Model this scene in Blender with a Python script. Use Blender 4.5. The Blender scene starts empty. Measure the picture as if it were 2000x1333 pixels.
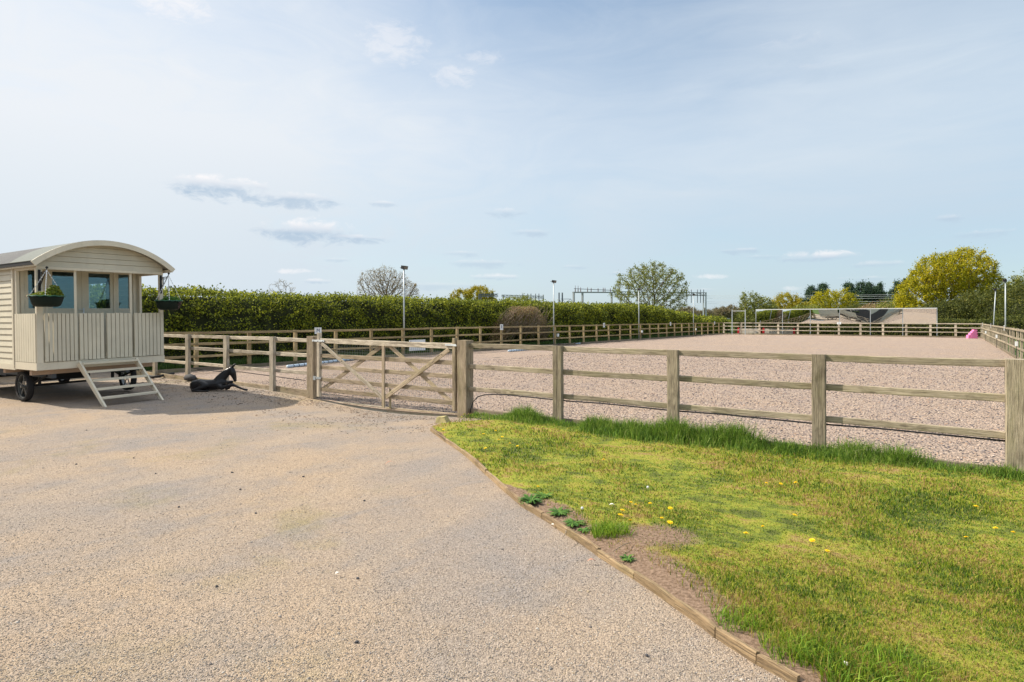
import bpy, math, random
import numpy as np
from mathutils import Vector, Matrix, Euler
R = math.radians
random.seed(7)
# ------------------------------------------------------------------ frame of reference
# world X runs along the near fence, world Y runs down the length of the arena, camera stands at the origin
H = 1.63; F = 1190.0; HY = 622.4
RX, RY = 0.8127, 0.5836        # camera right in world
FX, FY = -0.5826, 0.8123       # camera forward in world
def W(X, Y, z=0.0):            # metres right / metres ahead -> world
    return Vector((X*RX + Y*FX, X*RY + Y*FY, z))
def G(px, py, z=0.0):          # ground point under a sight line
    Y = F*(H - z)/(py - HY)
    return W((px-1000)/F*Y, Y, z)
def A(px, Y, z=0.0):           # point at a distance along a sight line
    return W((px-1000)/F*Y, Y, z)
def ztop(py, Y): return H + (HY-py)/F*Y

S = bpy.context.scene
C = S.collection
# ------------------------------------------------------------------ camera
cam = bpy.data.cameras.new('camera'); co = bpy.data.objects.new('camera', cam); C.objects.link(co)
co.location = (0, 0, H); co.rotation_euler = (R(90), 0, math.atan2(-FX, FY))
cam.sensor_width = 36; cam.lens = 36*F/2000; cam.shift_y = -(666.5-HY)/2000
cam.clip_start = 0.05; cam.clip_end = 6000
S.camera = co
# ------------------------------------------------------------------ sun and sky
SUN_EL = R(43); SX, SY = -0.915, -0.403
sd = Vector((SX*math.cos(SUN_EL), SY*math.cos(SUN_EL), math.sin(SUN_EL))).normalized()
sun = bpy.data.lights.new('sun', 'SUN'); so = bpy.data.objects.new('sun', sun); C.objects.link(so)
sun.energy = 4.8; sun.angle = R(0.53); sun.color = (1.0, 0.91, 0.77)
so.rotation_euler = sd.to_track_quat('Z', 'Y').to_euler()
S.view_settings.view_transform = 'Standard'; S.view_settings.look = 'None'
S.view_settings.gamma = 1.0; S.view_settings.exposure = 0.5

wd = bpy.data.worlds.new('World'); S.world = wd; wd.use_nodes = True
def build_world():
    nt = wd.node_tree; N = nt.nodes; L = nt.links; N.clear()
    out = N.new('ShaderNodeOutputWorld'); bg = N.new('ShaderNodeBackground'); bg.inputs[1].default_value = 0.1
    L.new(bg.outputs[0], out.inputs[0])
    sky = N.new('ShaderNodeTexSky'); sky.sky_type = 'NISHITA'; sky.sun_disc = False
    sky.sun_elevation = SUN_EL; sky.sun_rotation = math.atan2(SX, SY) % (2*math.pi)
    sky.air_density = 1.0; sky.dust_density = 0.9; sky.ozone_density = 1.5
    tc = N.new('ShaderNodeTexCoord')
    def math_(op, a, b=None, c=None, clamp=False):
        n = N.new('ShaderNodeMath'); n.operation = op; n.use_clamp = clamp
        for i, v in enumerate((a, b, c)):
            if v is None: continue
            if isinstance(v, (int, float)): n.inputs[i].default_value = v
            else: L.new(v, n.inputs[i])
        return n.outputs[0]
    def vec(op, a, b=None):
        n = N.new('ShaderNodeVectorMath'); n.operation = op
        for i, v in enumerate((a, b)):
            if v is None: continue
            if isinstance(v, (tuple, list)): n.inputs[i].default_value = v
            else: L.new(v, n.inputs[i])
        return n.outputs['Value'] if op == 'DOT_PRODUCT' else n.outputs[0]
    d = vec('NORMALIZE', tc.outputs['Generated'])
    sx = vec('DOT_PRODUCT', d, (RX, RY, 0)); sy = vec('DOT_PRODUCT', d, (FX, FY, 0)); sz = vec('DOT_PRODUCT', d, (0, 0, 1))
    az = math_('ARCTAN2', sx, sy); el = math_('ARCSINE', sz)
    cmb = N.new('ShaderNodeCombineXYZ'); L.new(az, cmb.inputs[0]); L.new(el, cmb.inputs[1])
    ae = cmb.outputs[0]
    def noise(v, scale, detail, rough=0.55, dist=0.0):
        n = N.new('ShaderNodeTexNoise'); n.inputs['Scale'].default_value = scale; n.inputs['Detail'].default_value = detail
        n.inputs['Roughness'].default_value = rough; n.inputs['Distortion'].default_value = dist; L.new(v, n.inputs['Vector']); return n.outputs['Fac']
    def ramp(v, pts):
        n = N.new('ShaderNodeValToRGB'); L.new(v, n.inputs[0]); e = n.color_ramp.elements
        while len(e) < len(pts): e.new(0.5)
        for i, (p, c) in enumerate(pts):
            e[i].position = p; e[i].color = (c, c, c, 1) if isinstance(c, (int, float)) else (*c, 1)
        return n.outputs[0]
    def mix(f, a, b):
        n = N.new('ShaderNodeMix'); n.data_type = 'RGBA'
        if isinstance(f, (int, float)): n.inputs[0].default_value = f
        else: L.new(f, n.inputs[0])
        for k, v in ((6, a), (7, b)):
            if isinstance(v, tuple): n.inputs[k].default_value = (*v, 1)
            else: L.new(v, n.inputs[k])
        return n.outputs[2]
    # thin high veil: strongest towards the sun and in a band over the horizon
    flat = vec('MULTIPLY', d, (1.0, 1.0, 2.2))
    veil_n = noise(flat, 1.6, 5, 0.5, 0.4)
    elp = ramp(math_('DIVIDE', el, 1.2), [(0.0, 0.85), (0.06, 0.82), (0.16, 0.88), (0.28, 0.80), (0.42, 0.5), (0.62, 0.45), (0.9, 0.95)])
    towards = vec('DOT_PRODUCT', d, tuple(sd))
    tv = math_('MULTIPLY_ADD', towards, 0.34, -0.02)
    v = math_('ADD', elp, tv)
    v = math_('ADD', v, math_('MULTIPLY_ADD', veil_n, 0.7, -0.36))
    wisps = noise(vec('MULTIPLY', d, (1.2, 3.2, 7.0)), 2.6, 8, 0.62, 1.2)
    v = math_('ADD', v, math_('MULTIPLY_ADD', wisps, 0.4, -0.19))
    # one clearer patch of blue high in the middle of the view
    q = vec('MULTIPLY', vec('SUBTRACT', ae, (math.atan(130/F), 0.50, 0)), (2.6, 2.9, 0))
    r2 = vec('DOT_PRODUCT', q, q)
    clear = math_('MULTIPLY', math_('POWER', 2.718, math_('MULTIPLY', r2, -1.0)), 0.36)
    v = math_('SUBTRACT', v, clear, clamp=True)
    veilcol = mix(math_('MULTIPLY_ADD', towards, 0.9, 0.22, clamp=True), (4.6, 5.35, 6.05), (6.2, 6.4, 6.7))
    low = ramp(math_('DIVIDE', el, 1.2), [(0.0, 0.0), (0.1, 0.35), (0.22, 1.0)])
    side = math_('MULTIPLY_ADD', vec('DOT_PRODUCT', d, (-RX, -RY, 0)), 0.9, 0.5, clamp=True)
    veilcol = mix(low, mix(side, (3.75, 4.65, 5.5), (4.95, 5.6, 6.1)), mix(math_('MULTIPLY', side, 0.10), veilcol, (6.3, 6.6, 6.9)))
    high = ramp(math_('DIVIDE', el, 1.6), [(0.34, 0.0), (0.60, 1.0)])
    veilcol = mix(high, veilcol, (8.2, 8.6, 9.2))  # unseen sky above the frame, brightened to lift the fill light
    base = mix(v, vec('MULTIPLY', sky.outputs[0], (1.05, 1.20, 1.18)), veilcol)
    # small cumulus: (px, py, half width, half height, opacity, how white)
    n1 = noise(vec('MULTIPLY', ae, (1, 2.0, 1)), 34, 10, 0.66, 0.5)
    n2 = noise(vec('MULTIPLY', ae, (1, 3.0, 1)), 9, 4, 0.5)
    clouds = [(430,368,105,26,1.0,.38),(565,392,115,17,.85,.05),(600,454,100,27,1.0,.42),(700,468,65,10,.8,.1),(770,84,66,38,.42,1.0),(885,148,46,22,.4,1.0),
              (940,112,45,12,.3,1.0),(335,8,85,28,.65,1.0),(985,418,38,11,.55,.1),(1042,456,38,9,.6,.1),(1450,491,46,7,.5,.1),(1590,501,80,13,.75,.85),
              (1860,428,32,10,.5,.1),(1935,457,70,10,.4,.1),(1545,108,95,34,.28,.0),(1610,140,70,20,.25,.0),(965,541,52,7,.6,.9),(945,517,70,10,.45,.05),(905,497,40,7,.4,.1),
              (1385,541,34,6,.6,1.0),(575,530,36,6,.6,1.0),(625,549,34,6,.5,.9),(748,400,32,7,.5,.1),(1720,516,60,8,.4,.6),(1555,563,30,5,.4,1.0),(1120,523,28,5,.4,.1),
              (1500,503,45,6,.4,.1),(860,560,110,9,.35,.1),(1250,560,90,7,.3,.1),(300,560,160,8,.3,.2),(655,509,28,5,.4,.1),(1345,568,50,5,.3,.4),(1690,545,60,6,.3,.3),(1215,535,30,4,.3,.1)]
    col = base
    bump = math_('MULTIPLY_ADD', n1, 4.4, -1.55)
    for (px, py, hw, hh, op, wh) in clouds:
        a0 = math.atan((px-1000)/F); e0 = math.atan((HY-py)/F*math.cos(a0))
        wa = hw/F*math.cos(a0)**2; he = hh/F*math.cos(a0)
        p = vec('MULTIPLY', vec('SUBTRACT', ae, (a0, e0, 0)), (1/wa, 1/he, 0))
        rr = vec('DOT_PRODUCT', p, p)
        dens = math_('SUBTRACT', bump, rr)
        m = N.new('ShaderNodeMapRange'); m.interpolation_type = 'SMOOTHSTEP'; L.new(dens, m.inputs[0])
        m.inputs[1].default_value = -0.55; m.inputs[2].default_value = 1.0; m.inputs[3].default_value = 0; m.inputs[4].default_value = op
        up = vec('DOT_PRODUCT', p, (0, 1, 0))
        t = math_('MULTIPLY_ADD', up, 1.3, wh*0.95-0.25, clamp=True) if wh < 1 else 1.0
        cc = mix(t, (3.5, 4.35, 5.3), (6.9, 6.8, 6.9))
        col = mix(m.outputs[0], col, cc)
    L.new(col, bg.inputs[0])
build_world()

# ------------------------------------------------------------------ helpers: materials
def srgb(r, g, b):
    f = lambda c: (c/255/12.92) if c/255 <= 0.04045 else ((c/255+0.055)/1.055)**2.4
    return (f(r), f(g), f(b))
class M:
    """small node material builder"""
    def __init__(s, name):
        s.m = bpy.data.materials.new(name); s.m.use_nodes = True; s.nt = s.m.node_tree; s.N = s.nt.nodes; s.L = s.nt.links
        s.b = s.N['Principled BSDF']; s.tc = s.N.new('ShaderNodeTexCoord')
    def link(s, v, inp):
        if isinstance(v, (int, float)): inp.default_value = v
        elif isinstance(v, tuple): inp.default_value = (*v, 1) if len(v) == 3 and inp.type == 'RGBA' else v
        else: s.L.new(v, inp)
    def math(s, op, a, b=None, clamp=False, c=None):
        n = s.N.new('ShaderNodeMath'); n.operation = op; n.use_clamp = clamp
        for i, v in enumerate((a, b, c)):
            if v is not None: s.link(v, n.inputs[i])
        return n.outputs[0]
    def vec(s, op, a, b):
        n = s.N.new('ShaderNodeVectorMath'); n.operation = op; s.link(a, n.inputs[0]); s.link(b, n.inputs[1]); return n.outputs[0]
    def co(s, scale=(1, 1, 1), rnd=False):
        v = s.tc.outputs['Object']
        if rnd:
            oi = s.N.new('ShaderNodeObjectInfo')
            v = s.vec('ADD', v, s.vec('MULTIPLY', oi.outputs['Random'], (37.0, 53.0, 71.0)))
        return s.vec('MULTIPLY', v, scale)
    def noise(s, v, scale, detail=3, rough=0.55, dist=0.0):
        n = s.N.new('ShaderNodeTexNoise'); n.inputs['Scale'].default_value = scale; n.inputs['Detail'].default_value = detail
        n.inputs['Roughness'].default_value = rough; n.inputs['Distortion'].default_value = dist
        s.L.new(v, n.inputs['Vector']); return n.outputs['Fac']
    def voro(s, v, scale, out='Distance', feat='F1'):
        n = s.N.new('ShaderNodeTexVoronoi'); n.feature = feat; n.inputs['Scale'].default_value = scale; s.L.new(v, n.inputs['Vector']); return n.outputs[out]
    def ramp(s, v, pts, interp='LINEAR'):
        n = s.N.new('ShaderNodeValToRGB'); s.L.new(v, n.inputs[0]); n.color_ramp.interpolation = interp; e = n.color_ramp.elements
        while len(e) < len(pts): e.new(0.5)
        for i, (p, c) in enumerate(pts):
            e[i].position = p; e[i].color = (c, c, c, 1) if isinstance(c, (int, float)) else (*c, 1)
        return n.outputs[0]
    def mix(s, f, a, b, mode='MIX'):
        n = s.N.new('ShaderNodeMix'); n.data_type = 'RGBA'; n.blend_type = mode
        s.link(f, n.inputs[0]); s.link(a, n.inputs[6]); s.link(b, n.inputs[7]); return n.outputs[2]
    def island(s):
        return s.N.new('ShaderNodeNewGeometry').outputs['Random Per Island']
    def bump(s, h, strength=0.5, dist=0.01):
        n = s.N.new('ShaderNodeBump'); n.inputs['Strength'].default_value = strength; n.inputs['Distance'].default_value = dist
        s.L.new(h, n.inputs['Height']); s.L.new(n.outputs[0], s.b.inputs['Normal'])
    def done(s, col, rough=0.8, metal=0.0, spec=0.3):
        s.link(col, s.b.inputs['Base Color']); s.link(rough, s.b.inputs['Roughness']); s.link(metal, s.b.inputs['Metallic'])
        s.b.inputs['Specular IOR Level'].default_value = spec
        return s.m
    def leafy(s, col, trans=0.35):
        s.link(col, s.b.inputs['Base Color']); s.b.inputs['Roughness'].default_value = 0.6; s.b.inputs['Specular IOR Level'].default_value = 0.25; trans = trans+0.06
        t = s.N.new('ShaderNodeBsdfTranslucent'); s.link(col, t.inputs[0])
        mx = s.N.new('ShaderNodeMixShader'); mx.inputs[0].default_value = trans
        s.L.new(s.b.outputs[0], mx.inputs[1]); s.L.new(t.outputs[0], mx.inputs[2])
        s.L.new(mx.outputs[0], s.N['Material Output'].inputs[0]); return s.m

def plain(name, col, rough=0.6, metal=0.0, spec=0.4, var=0.12, scale=6.0):
    m = M(name); n = m.noise(m.co(rnd=True), scale, 4)
    c = m.mix(m.ramp(n, [(0.3, 0.0), (0.7, 1.0)]), tuple(x*(1-var) for x in col), tuple(min(1, x*(1+var)) for x in col))
    m.bump(m.noise(m.co(), scale*12, 3), 0.15, 0.003)
    return m.done(c, rough, metal, spec)

def wood(name, c1, c2, green=(0.22, 0.22, 0.07), moss=0.35, dark=(0.09, 0.07, 0.05), cr=0.7):
    m = M(name)
    g = m.noise(m.co((1.2, 22, 22), True), 3.0, 6, 0.65, 0.4)
    g2 = m.noise(m.co((2.5, 110, 110), True), 1.6, 3, 0.6)
    blot = m.noise(m.co((1.1, 3, 3), True), 1.7, 5, 0.6)
    col = m.mix(m.ramp(g, [(0.3, 0.0), (0.7, 1.0)]), c1, c2)
    st = m.noise(m.co((0.9, 2.2, 2.2), True), 2.6, 6, 0.7, 0.6)
    col = m.mix(m.ramp(st, [(0.34, 0.75), (0.50, 0.0)]), col, tuple(x*0.55 for x in c1))
    col = m.mix(m.ramp(st, [(0.55, 0.0), (0.74, 0.55)]), col, tuple(min(1, x*1.18) for x in c2))
    col = m.mix(m.ramp(g2, [(0.36, 0.7), (0.5, 0.0)]), col, dark)
    col = m.mix(m.ramp(blot, [(0.5, 0.0), (0.72, moss)]), col, green)
    ck = m.noise(m.co((0.5, 30, 30), True), 1.0, 2, 0.4, 0.2)
    col = m.mix(m.ramp(ck, [(0.27, cr), (0.31, 0.0)]), col, (0.05, 0.04, 0.03))
    kn = m.voro(m.co((2.2, 11, 11), True), 1.0)
    col = m.mix(m.ramp(kn, [(0.06, 0.75), (0.13, 0.0)]), col, dark)
    oi = m.N.new('ShaderNodeObjectInfo')
    br = m.ramp(m.math('FRACT', m.math('MULTIPLY', oi.outputs['Random'], 7.31)), [(0.0, 0.72), (1.0, 1.12)])
    col = m.mix(1.0, col, br, 'MULTIPLY')
    h = m.math('ADD', m.math('MULTIPLY', g2, 0.7), g)
    m.bump(h, 0.9, 0.008)
    return m.done(col, 0.85, 0, 0.2)

def leafmat(name, cols, trans=0.35, patch=0.8, pscale=1.2):
    """cols: list of albedo tuples picked per leaf; patch shifts pick by position"""
    m = M(name)
    n = m.noise(m.co(), pscale, 3, 0.6)
    f = m.math('ADD', m.math('MULTIPLY', m.island(), 1-patch*0.5), m.math('MULTIPLY_ADD', n, patch, c=-0.25*patch*2+0.0), clamp=True)
    k = len(cols)
    c = m.ramp(f, [((i+0.5)/k, cc) for i, cc in enumerate(cols)])
    return m.leafy(c, trans)

MAT = {}
MAT['fence_wood'] = wood('fence_wood', (0.33, 0.27, 0.19), (0.50, 0.425, 0.315), green=(0.25, 0.24, 0.11), moss=0.45, cr=1.0)
MAT['fence_wood_far'] = wood('fence_wood_far', (0.36, 0.27, 0.14), (0.50, 0.39, 0.22), green=(0.25, 0.22, 0.09))
MAT['pale_wood'] = wood('pale_wood', (0.50, 0.43, 0.33), (0.66, 0.58, 0.46), moss=0.2)
MAT['gate_wood'] = wood('gate_wood', (0.35, 0.275, 0.185), (0.54, 0.44, 0.315), green=(0.28, 0.26, 0.10), moss=0.4)
MAT['board_wood'] = wood('board_wood', (0.30, 0.21, 0.12), (0.44, 0.32, 0.19), moss=0.25)
MAT['kick_wood'] = wood('kick_wood', (0.20, 0.16, 0.12), (0.34, 0.28, 0.20), moss=0.4)
def paint(name, col, grain=0.5):
    m = M(name); n = m.noise(m.co(rnd=True), 2.5, 5, 0.6); f = m.noise(m.co((1, 1, 1), True), 60, 3)
    c = m.mix(m.ramp(n, [(0.3, 0.0), (0.75, 1.0)]), tuple(x*0.88 for x in col), tuple(x*1.05 for x in col))
    c = m.mix(m.ramp(f, [(0.25, 0.25), (0.4, 0.0)]), c, tuple(x*0.6 for x in col))
    c = m.mix(m.ramp(m.noise(m.co((3, 3, 0.7), True), 3.0, 6, 0.7), [(0.58, 0.0), (0.8, 0.3)]), c, (0.28, 0.25, 0.16))
    m.bump(f, 0.25, 0.003); return m.done(c, 0.55, 0, 0.35)
MAT['hut_paint'] = paint('hut_paint', (0.64, 0.59, 0.465))
MAT['hut_trim'] = paint('hut_trim', (0.70, 0.635, 0.50))
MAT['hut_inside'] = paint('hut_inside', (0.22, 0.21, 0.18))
MAT['primer'] = paint('primer', (0.50, 0.36, 0.26))
m = M('roof_felt'); f = m.noise(m.co(), 90, 4, 0.7); b = m.noise(m.co(), 2.0, 4)
MAT['felt'] = m.done(m.mix(m.ramp(b, [(0.3, 0.0), (0.7, 1.0)]), m.mix(m.ramp(f, [(0.35, 0.0), (0.65, 1.0)]), (0.08, 0.08, 0.085), (0.17, 0.17, 0.17)), m.mix(m.ramp(f, [(0.35, 0.0), (0.65, 1.0)]), (0.10, 0.10, 0.10), (0.20, 0.20, 0.195))), 0.95, 0, 0.2)
m.bump(f, 0.5, 0.004)
m = M('porch_felt'); f = m.noise(m.co(), 90, 4, 0.7)
MAT['felt_pale'] = m.done(m.mix(m.ramp(f, [(0.35, 0.0), (0.65, 1.0)]), (0.15, 0.16, 0.15), (0.24, 0.255, 0.235)), 0.95, 0, 0.2); m.bump(f, 0.5, 0.004)
MAT['black_iron'] = plain('black_iron', (0.015, 0.015, 0.017), 0.5, 0.3, 0.5)
MAT['tyre'] = plain('tyre', (0.018, 0.018, 0.02), 0.8)
MAT['rim'] = plain('rim', (0.22, 0.23, 0.23), 0.45, 0.6, 0.5)
MAT['galv'] = plain('galvanised_steel', (0.42, 0.46, 0.48), 0.5, 0.35, 0.5)
MAT['galv_white'] = plain('pale_steel', (0.62, 0.65, 0.66), 0.5, 0.1, 0.5)
MAT['dark_steel'] = plain('dark_steel', (0.12, 0.14, 0.17), 0.6, 0.2, 0.5)
MAT['gantry'] = plain('gantry_steel', (0.30, 0.32, 0.33), 0.6, 0.1, 0.4)
MAT['insul'] = plain('insulator_brown', (0.14, 0.06, 0.05), 0.4)
MAT['white'] = plain('white_plastic', (0.72, 0.75, 0.76), 0.5, 0, 0.5, 0.04)
MAT['ink'] = plain('dark_ink', (0.02, 0.03, 0.08), 0.5, 0, 0.4, 0.02)
MAT['pole_blue'] = plain('pale_blue_paint', (0.50, 0.62, 0.74), 0.5)
MAT['pole_dark'] = plain('dark_band_paint', (0.06, 0.08, 0.10), 0.5)
MAT['red'] = plain('red_paint', (0.45, 0.02, 0.03), 0.5)
MAT['filler'] = plain('weathered_grey_panel', (0.42, 0.38, 0.33), 0.7, 0, 0.3, 0.35, 4)
MAT['pink'] = plain('pink_plastic', (0.80, 0.22, 0.45), 0.45, 0, 0.5, 0.04)
MAT['black'] = plain('black_rubber', (0.012, 0.012, 0.014), 0.7)
MAT['green_plastic'] = plain('dark_green_plastic', (0.006, 0.014, 0.010), 0.6, 0, 0.2)
MAT['green_rim'] = plain('green_rim_plastic', (0.02, 0.12, 0.07), 0.4, 0, 0.5)
MAT['chain'] = plain('bright_chain', (0.6, 0.6, 0.6), 0.35, 0.7, 0.5)
MAT['wire'] = plain('mesh_wire', (0.30, 0.31, 0.30), 0.5, 0.5, 0.5)
MAT['lens'] = plain('lamp_glass', (0.16, 0.15, 0.13), 0.4, 0, 0.4)
MAT['bronze'] = plain('dark_cast_metal', (0.007, 0.007, 0.009), 0.38, 0.0, 0.45, 0.3, 9)
MAT['bark'] = plain('bark', (0.16, 0.13, 0.10), 0.9, 0, 0.2, 0.35, 3)
MAT['bark_pale'] = plain('twig_bark', (0.25, 0.20, 0.145), 0.9, 0, 0.2, 0.3, 3)
MAT['block'] = plain('mossy_block', (0.36, 0.31, 0.15), 0.9, 0, 0.2, 0.3, 20)
MAT['stone_dark'] = plain('dark_stone', (0.06, 0.06, 0.065), 0.8, 0, 0.3, 0.3, 20)
MAT['petal'] = plain('yellow_petals', (0.85, 0.60, 0.01), 0.6, 0, 0.2, 0.1, 60)
MAT['seed'] = plain('white_seed', (0.65, 0.65, 0.62), 0.8, 0, 0.2)
MAT['shed'] = plain('dark_shed', (0.05, 0.052, 0.055), 0.8)
MAT['shed_pale'] = plain('pale_shed', (0.42, 0.45, 0.40), 0.8)
MAT['house_white'] = plain('white_render', (0.6, 0.62, 0.62), 0.8)
MAT['house_blue'] = plain('blue_sheet', (0.10, 0.22, 0.42), 0.6)
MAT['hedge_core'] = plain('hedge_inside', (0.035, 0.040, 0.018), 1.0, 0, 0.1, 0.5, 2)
m = M('mirror_sheet'); MAT['mirror'] = m.done((0.86, 0.88, 0.86), 0.01, 1.0, 0.5)
m = M('window_glass')
gl = m.N.new('ShaderNodeBsdfGlossy'); gl.inputs['Roughness'].default_value = 0.0; gl.inputs[0].default_value = (0.55, 0.85, 1, 1)
tr = m.N.new('ShaderNodeBsdfTransparent'); tr.inputs[0].default_value = (0.84, 0.92, 0.95, 1)
fr = m.N.new('ShaderNodeLayerWeight'); fr.inputs[0].default_value = 0.5
mx = m.N.new('ShaderNodeMixShader'); m.L.new(m.math('MULTIPLY_ADD', m.math('POWER', fr.outputs['Facing'], 4.0), 0.8, c=0.085), mx.inputs[0]); m.L.new(tr.outputs[0], mx.inputs[1]); m.L.new(gl.outputs[0], mx.inputs[2])
m.L.new(mx.outputs[0], m.N['Material Output'].inputs[0]); MAT['glass'] = m.m

# gravel yard
m = M('gravel_yard'); c = m.co()
big = m.noise(c, 0.42, 5, 0.6, 0.3); mid = m.noise(c, 1.9, 4, 0.6); 
col = m.mix(m.ramp(big, [(0.34, 0.0), (0.62, 1.0)]), (0.305, 0.265, 0.235), (0.41, 0.312, 0.222))
col = m.mix(m.ramp(m.noise(m.co((0.5, 0.5, 1)), 1.1, 5, 0.65, 0.5), [(0.56, 0.0), (0.70, 0.5)]), col, (0.27, 0.235, 0.09))
col = m.mix(m.ramp(mid, [(0.35, 0.5), (0.52, 0.0)]), col, (0.275, 0.25, 0.232))
cell = m.N.new('ShaderNodeTexVoronoi'); cell.inputs['Scale'].default_value = 135; m.L.new(c, cell.inputs['Vector'])
cv = m.N.new('ShaderNodeSeparateColor'); m.L.new(cell.outputs['Color'], cv.inputs[0])
grain = m.ramp(cv.outputs[0], [(0.0, 0.48), (0.25, 0.86), (0.7, 1.08), (1.0, 1.42)])
trk = m.noise(m.vec('MULTIPLY', m.tc.outputs['Object'], (0.9, 0.22, 1.0)), 1.5, 5, 0.65, 0.8)
col = m.mix(m.ramp(trk, [(0.50, 0.0), (0.66, 0.6)]), col, (0.42, 0.33, 0.245))
col = m.mix(m.ramp(trk, [(0.32, 0.55), (0.45, 0.0)]), col, (0.265, 0.245, 0.235))
col = m.mix(0.7, col, m.mix(1.0, col, grain, 'MULTIPLY'))
col = m.mix(m.ramp(cv.outputs[1], [(0.90, 0.0), (0.93, 0.55)]), col, (0.13, 0.11, 0.095))
clod = m.noise(c, 7.0, 6, 0.75, 0.6)
col = m.mix(m.ramp(clod, [(0.26, 0.6), (0.34, 0.0)]), col, (0.15, 0.125, 0.105))
fine = m.noise(c, 55, 4, 0.75)
col = m.mix(m.ramp(fine, [(0.30, 0.7), (0.42, 0.0)]), col, (0.12, 0.10, 0.09))
m.bump(m.math('ADD', m.math('MULTIPLY', cell.outputs['Distance'], -0.6), m.math('MULTIPLY', fine, 1.2)), 0.8, 0.014)
MAT['gravel'] = m.done(col, 0.95, 0, 0.15)
# arena surface
m = M('arena_surface'); c = m.co()
big = m.noise(c, 0.22, 4, 0.6); mid = m.noise(c, 1.3, 5, 0.6)
v = m.N.new('ShaderNodeTexVoronoi'); v.inputs['Scale'].default_value = 30; m.L.new(m.vec('ADD', c, m.vec('MULTIPLY', m.noise(c, 9, 3), (0.06, 0.06, 0))), v.inputs['Vector'])
sp = m.N.new('ShaderNodeSeparateColor'); m.L.new(v.outputs['Color'], sp.inputs[0])
pal = m.ramp(sp.outputs[0], [(0.0, (0.05, 0.05, 0.065)), (0.14, (0.15, 0.13, 0.14)), (0.24, (0.38, 0.285, 0.215)), (0.55, (0.45, 0.34, 0.26)), (0.8, (0.52, 0.39, 0.30)), (1.0, (0.60, 0.51, 0.42))])
col = m.mix(m.ramp(mid, [(0.35, 0.25), (0.65, 0.85)]), (0.43, 0.32, 0.24), pal)
fine = m.noise(c, 70, 3, 0.7)
col = m.mix(m.ramp(fine, [(0.3, 0.6), (0.42, 0.0)]), col, (0.13, 0.11, 0.11))
hf = m.noise(c, 11, 5, 0.7, 0.8)
col = m.mix(m.ramp(hf, [(0.34, 0.75), (0.43, 0.0)]), col, (0.15, 0.125, 0.125))
col = m.mix(m.ramp(big, [(0.4, 0.35), (0.62, 0.0)]), col, (0.36, 0.29, 0.25))
col = m.mix(m.ramp(m.noise(m.co((1.0, 0.35, 1)), 1.4, 6, 0.7, 0.5), [(0.36, 0.5), (0.5, 0.0)]), col, (0.33, 0.265, 0.235))
m.bump(m.math('ADD', m.math('MULTIPLY', v.outputs['Distance'], -1.0), m.math('MULTIPLY', m.noise(c, 14, 4, 0.7), 1.6)), 1.0, 0.035)
MAT['arena'] = m.done(col, 0.95, 0, 0.15)
def chips(name, cols):
    m = M(name); return m.done(m.ramp(m.island(), [((i+.5)/len(cols), c) for i, c in enumerate(cols)], 'CONSTANT'), 0.9, 0, 0.2)
MAT['chips'] = chips('arena_flakes', [(0.04, 0.04, 0.055), (0.50, 0.37, 0.28), (0.12, 0.11, 0.13), (0.58, 0.44, 0.34), (0.07, 0.07, 0.09), (0.60, 0.50, 0.42), (0.25, 0.22, 0.22), (0.48, 0.30, 0.20)])
MAT['pebbles'] = chips('loose_pebbles', [(0.22, 0.20, 0.18), (0.36, 0.30, 0.24), (0.30, 0.27, 0.25), (0.44, 0.38, 0.31), (0.17, 0.15, 0.14), (0.40, 0.32, 0.22), (0.50, 0.46, 0.41), (0.33, 0.28, 0.22)])
# lawn colours are patches of the turf itself; blades and soil share the same field
GP = [(0.055, 0.115, 0.012), (0.15, 0.245, 0.014), (0.29, 0.365, 0.018), (0.40, 0.39, 0.045), (0.40, 0.31, 0.095), (0.37, 0.235, 0.10)]
def lawnmat(name, blade, extra=0.0):
    m = M(name); c = m.co((1, 1, 0))
    a = m.noise(c, 0.9, 5, 0.66, 0.5); b = m.noise(m.co((1.0, 1.6, 0)), 3.6, 5, 0.7)
    f = m.math('ADD', m.math('MULTIPLY', a, 1.25), m.math('MULTIPLY', b, 1.30))
    if blade: f = m.math('ADD', f, m.math('MULTIPLY_ADD', m.island(), 0.7, c=-0.33))
    f = m.math('MULTIPLY_ADD', f, 1.6, c=-1.58+extra)
    col = m.ramp(f, [(0.12, GP[0]), (0.3, GP[1]), (0.48, GP[2]), (0.66, GP[3]), (0.80, GP[4]), (0.95, GP[5])])
    if blade: return m.leafy(col, 0.35)
    soil = m.noise(c, 5.0, 5, 0.7)
    sc = m.mix(m.ramp(m.noise(c, 40, 4, 0.7), [(0.35, 0.0), (0.65, 1.0)]), (0.13, 0.085, 0.055), (0.30, 0.21, 0.15))
    at = m.N.new('ShaderNodeAttribute'); at.attribute_name = 'soil'
    k = m.math('ADD', at.outputs['Fac'], m.math('MULTIPLY_ADD', soil, 0.8, c=-0.4), clamp=True)
    k = m.ramp(k, [(0.32, 0.0), (0.55, 1.0)])
    col = m.mix(k, m.mix(0.45, col, (0.16, 0.12, 0.06)), sc)
    m.bump(m.noise(c, 30, 5, 0.7), 0.9, 0.02)
    return m.done(col, 0.95, 0, 0.1)
MAT['lawn'] = lawnmat('lawn_turf', False); MAT['blade'] = lawnmat('grass_blades', True)
MAT['tall'] = leafmat('tall_grass_blades', [(0.06, 0.13, 0.022), (0.12, 0.23, 0.03), (0.20, 0.33, 0.035), (0.30, 0.40, 0.07), (0.52, 0.50, 0.26)], 0.35, 0.5, 0.9)
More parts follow.
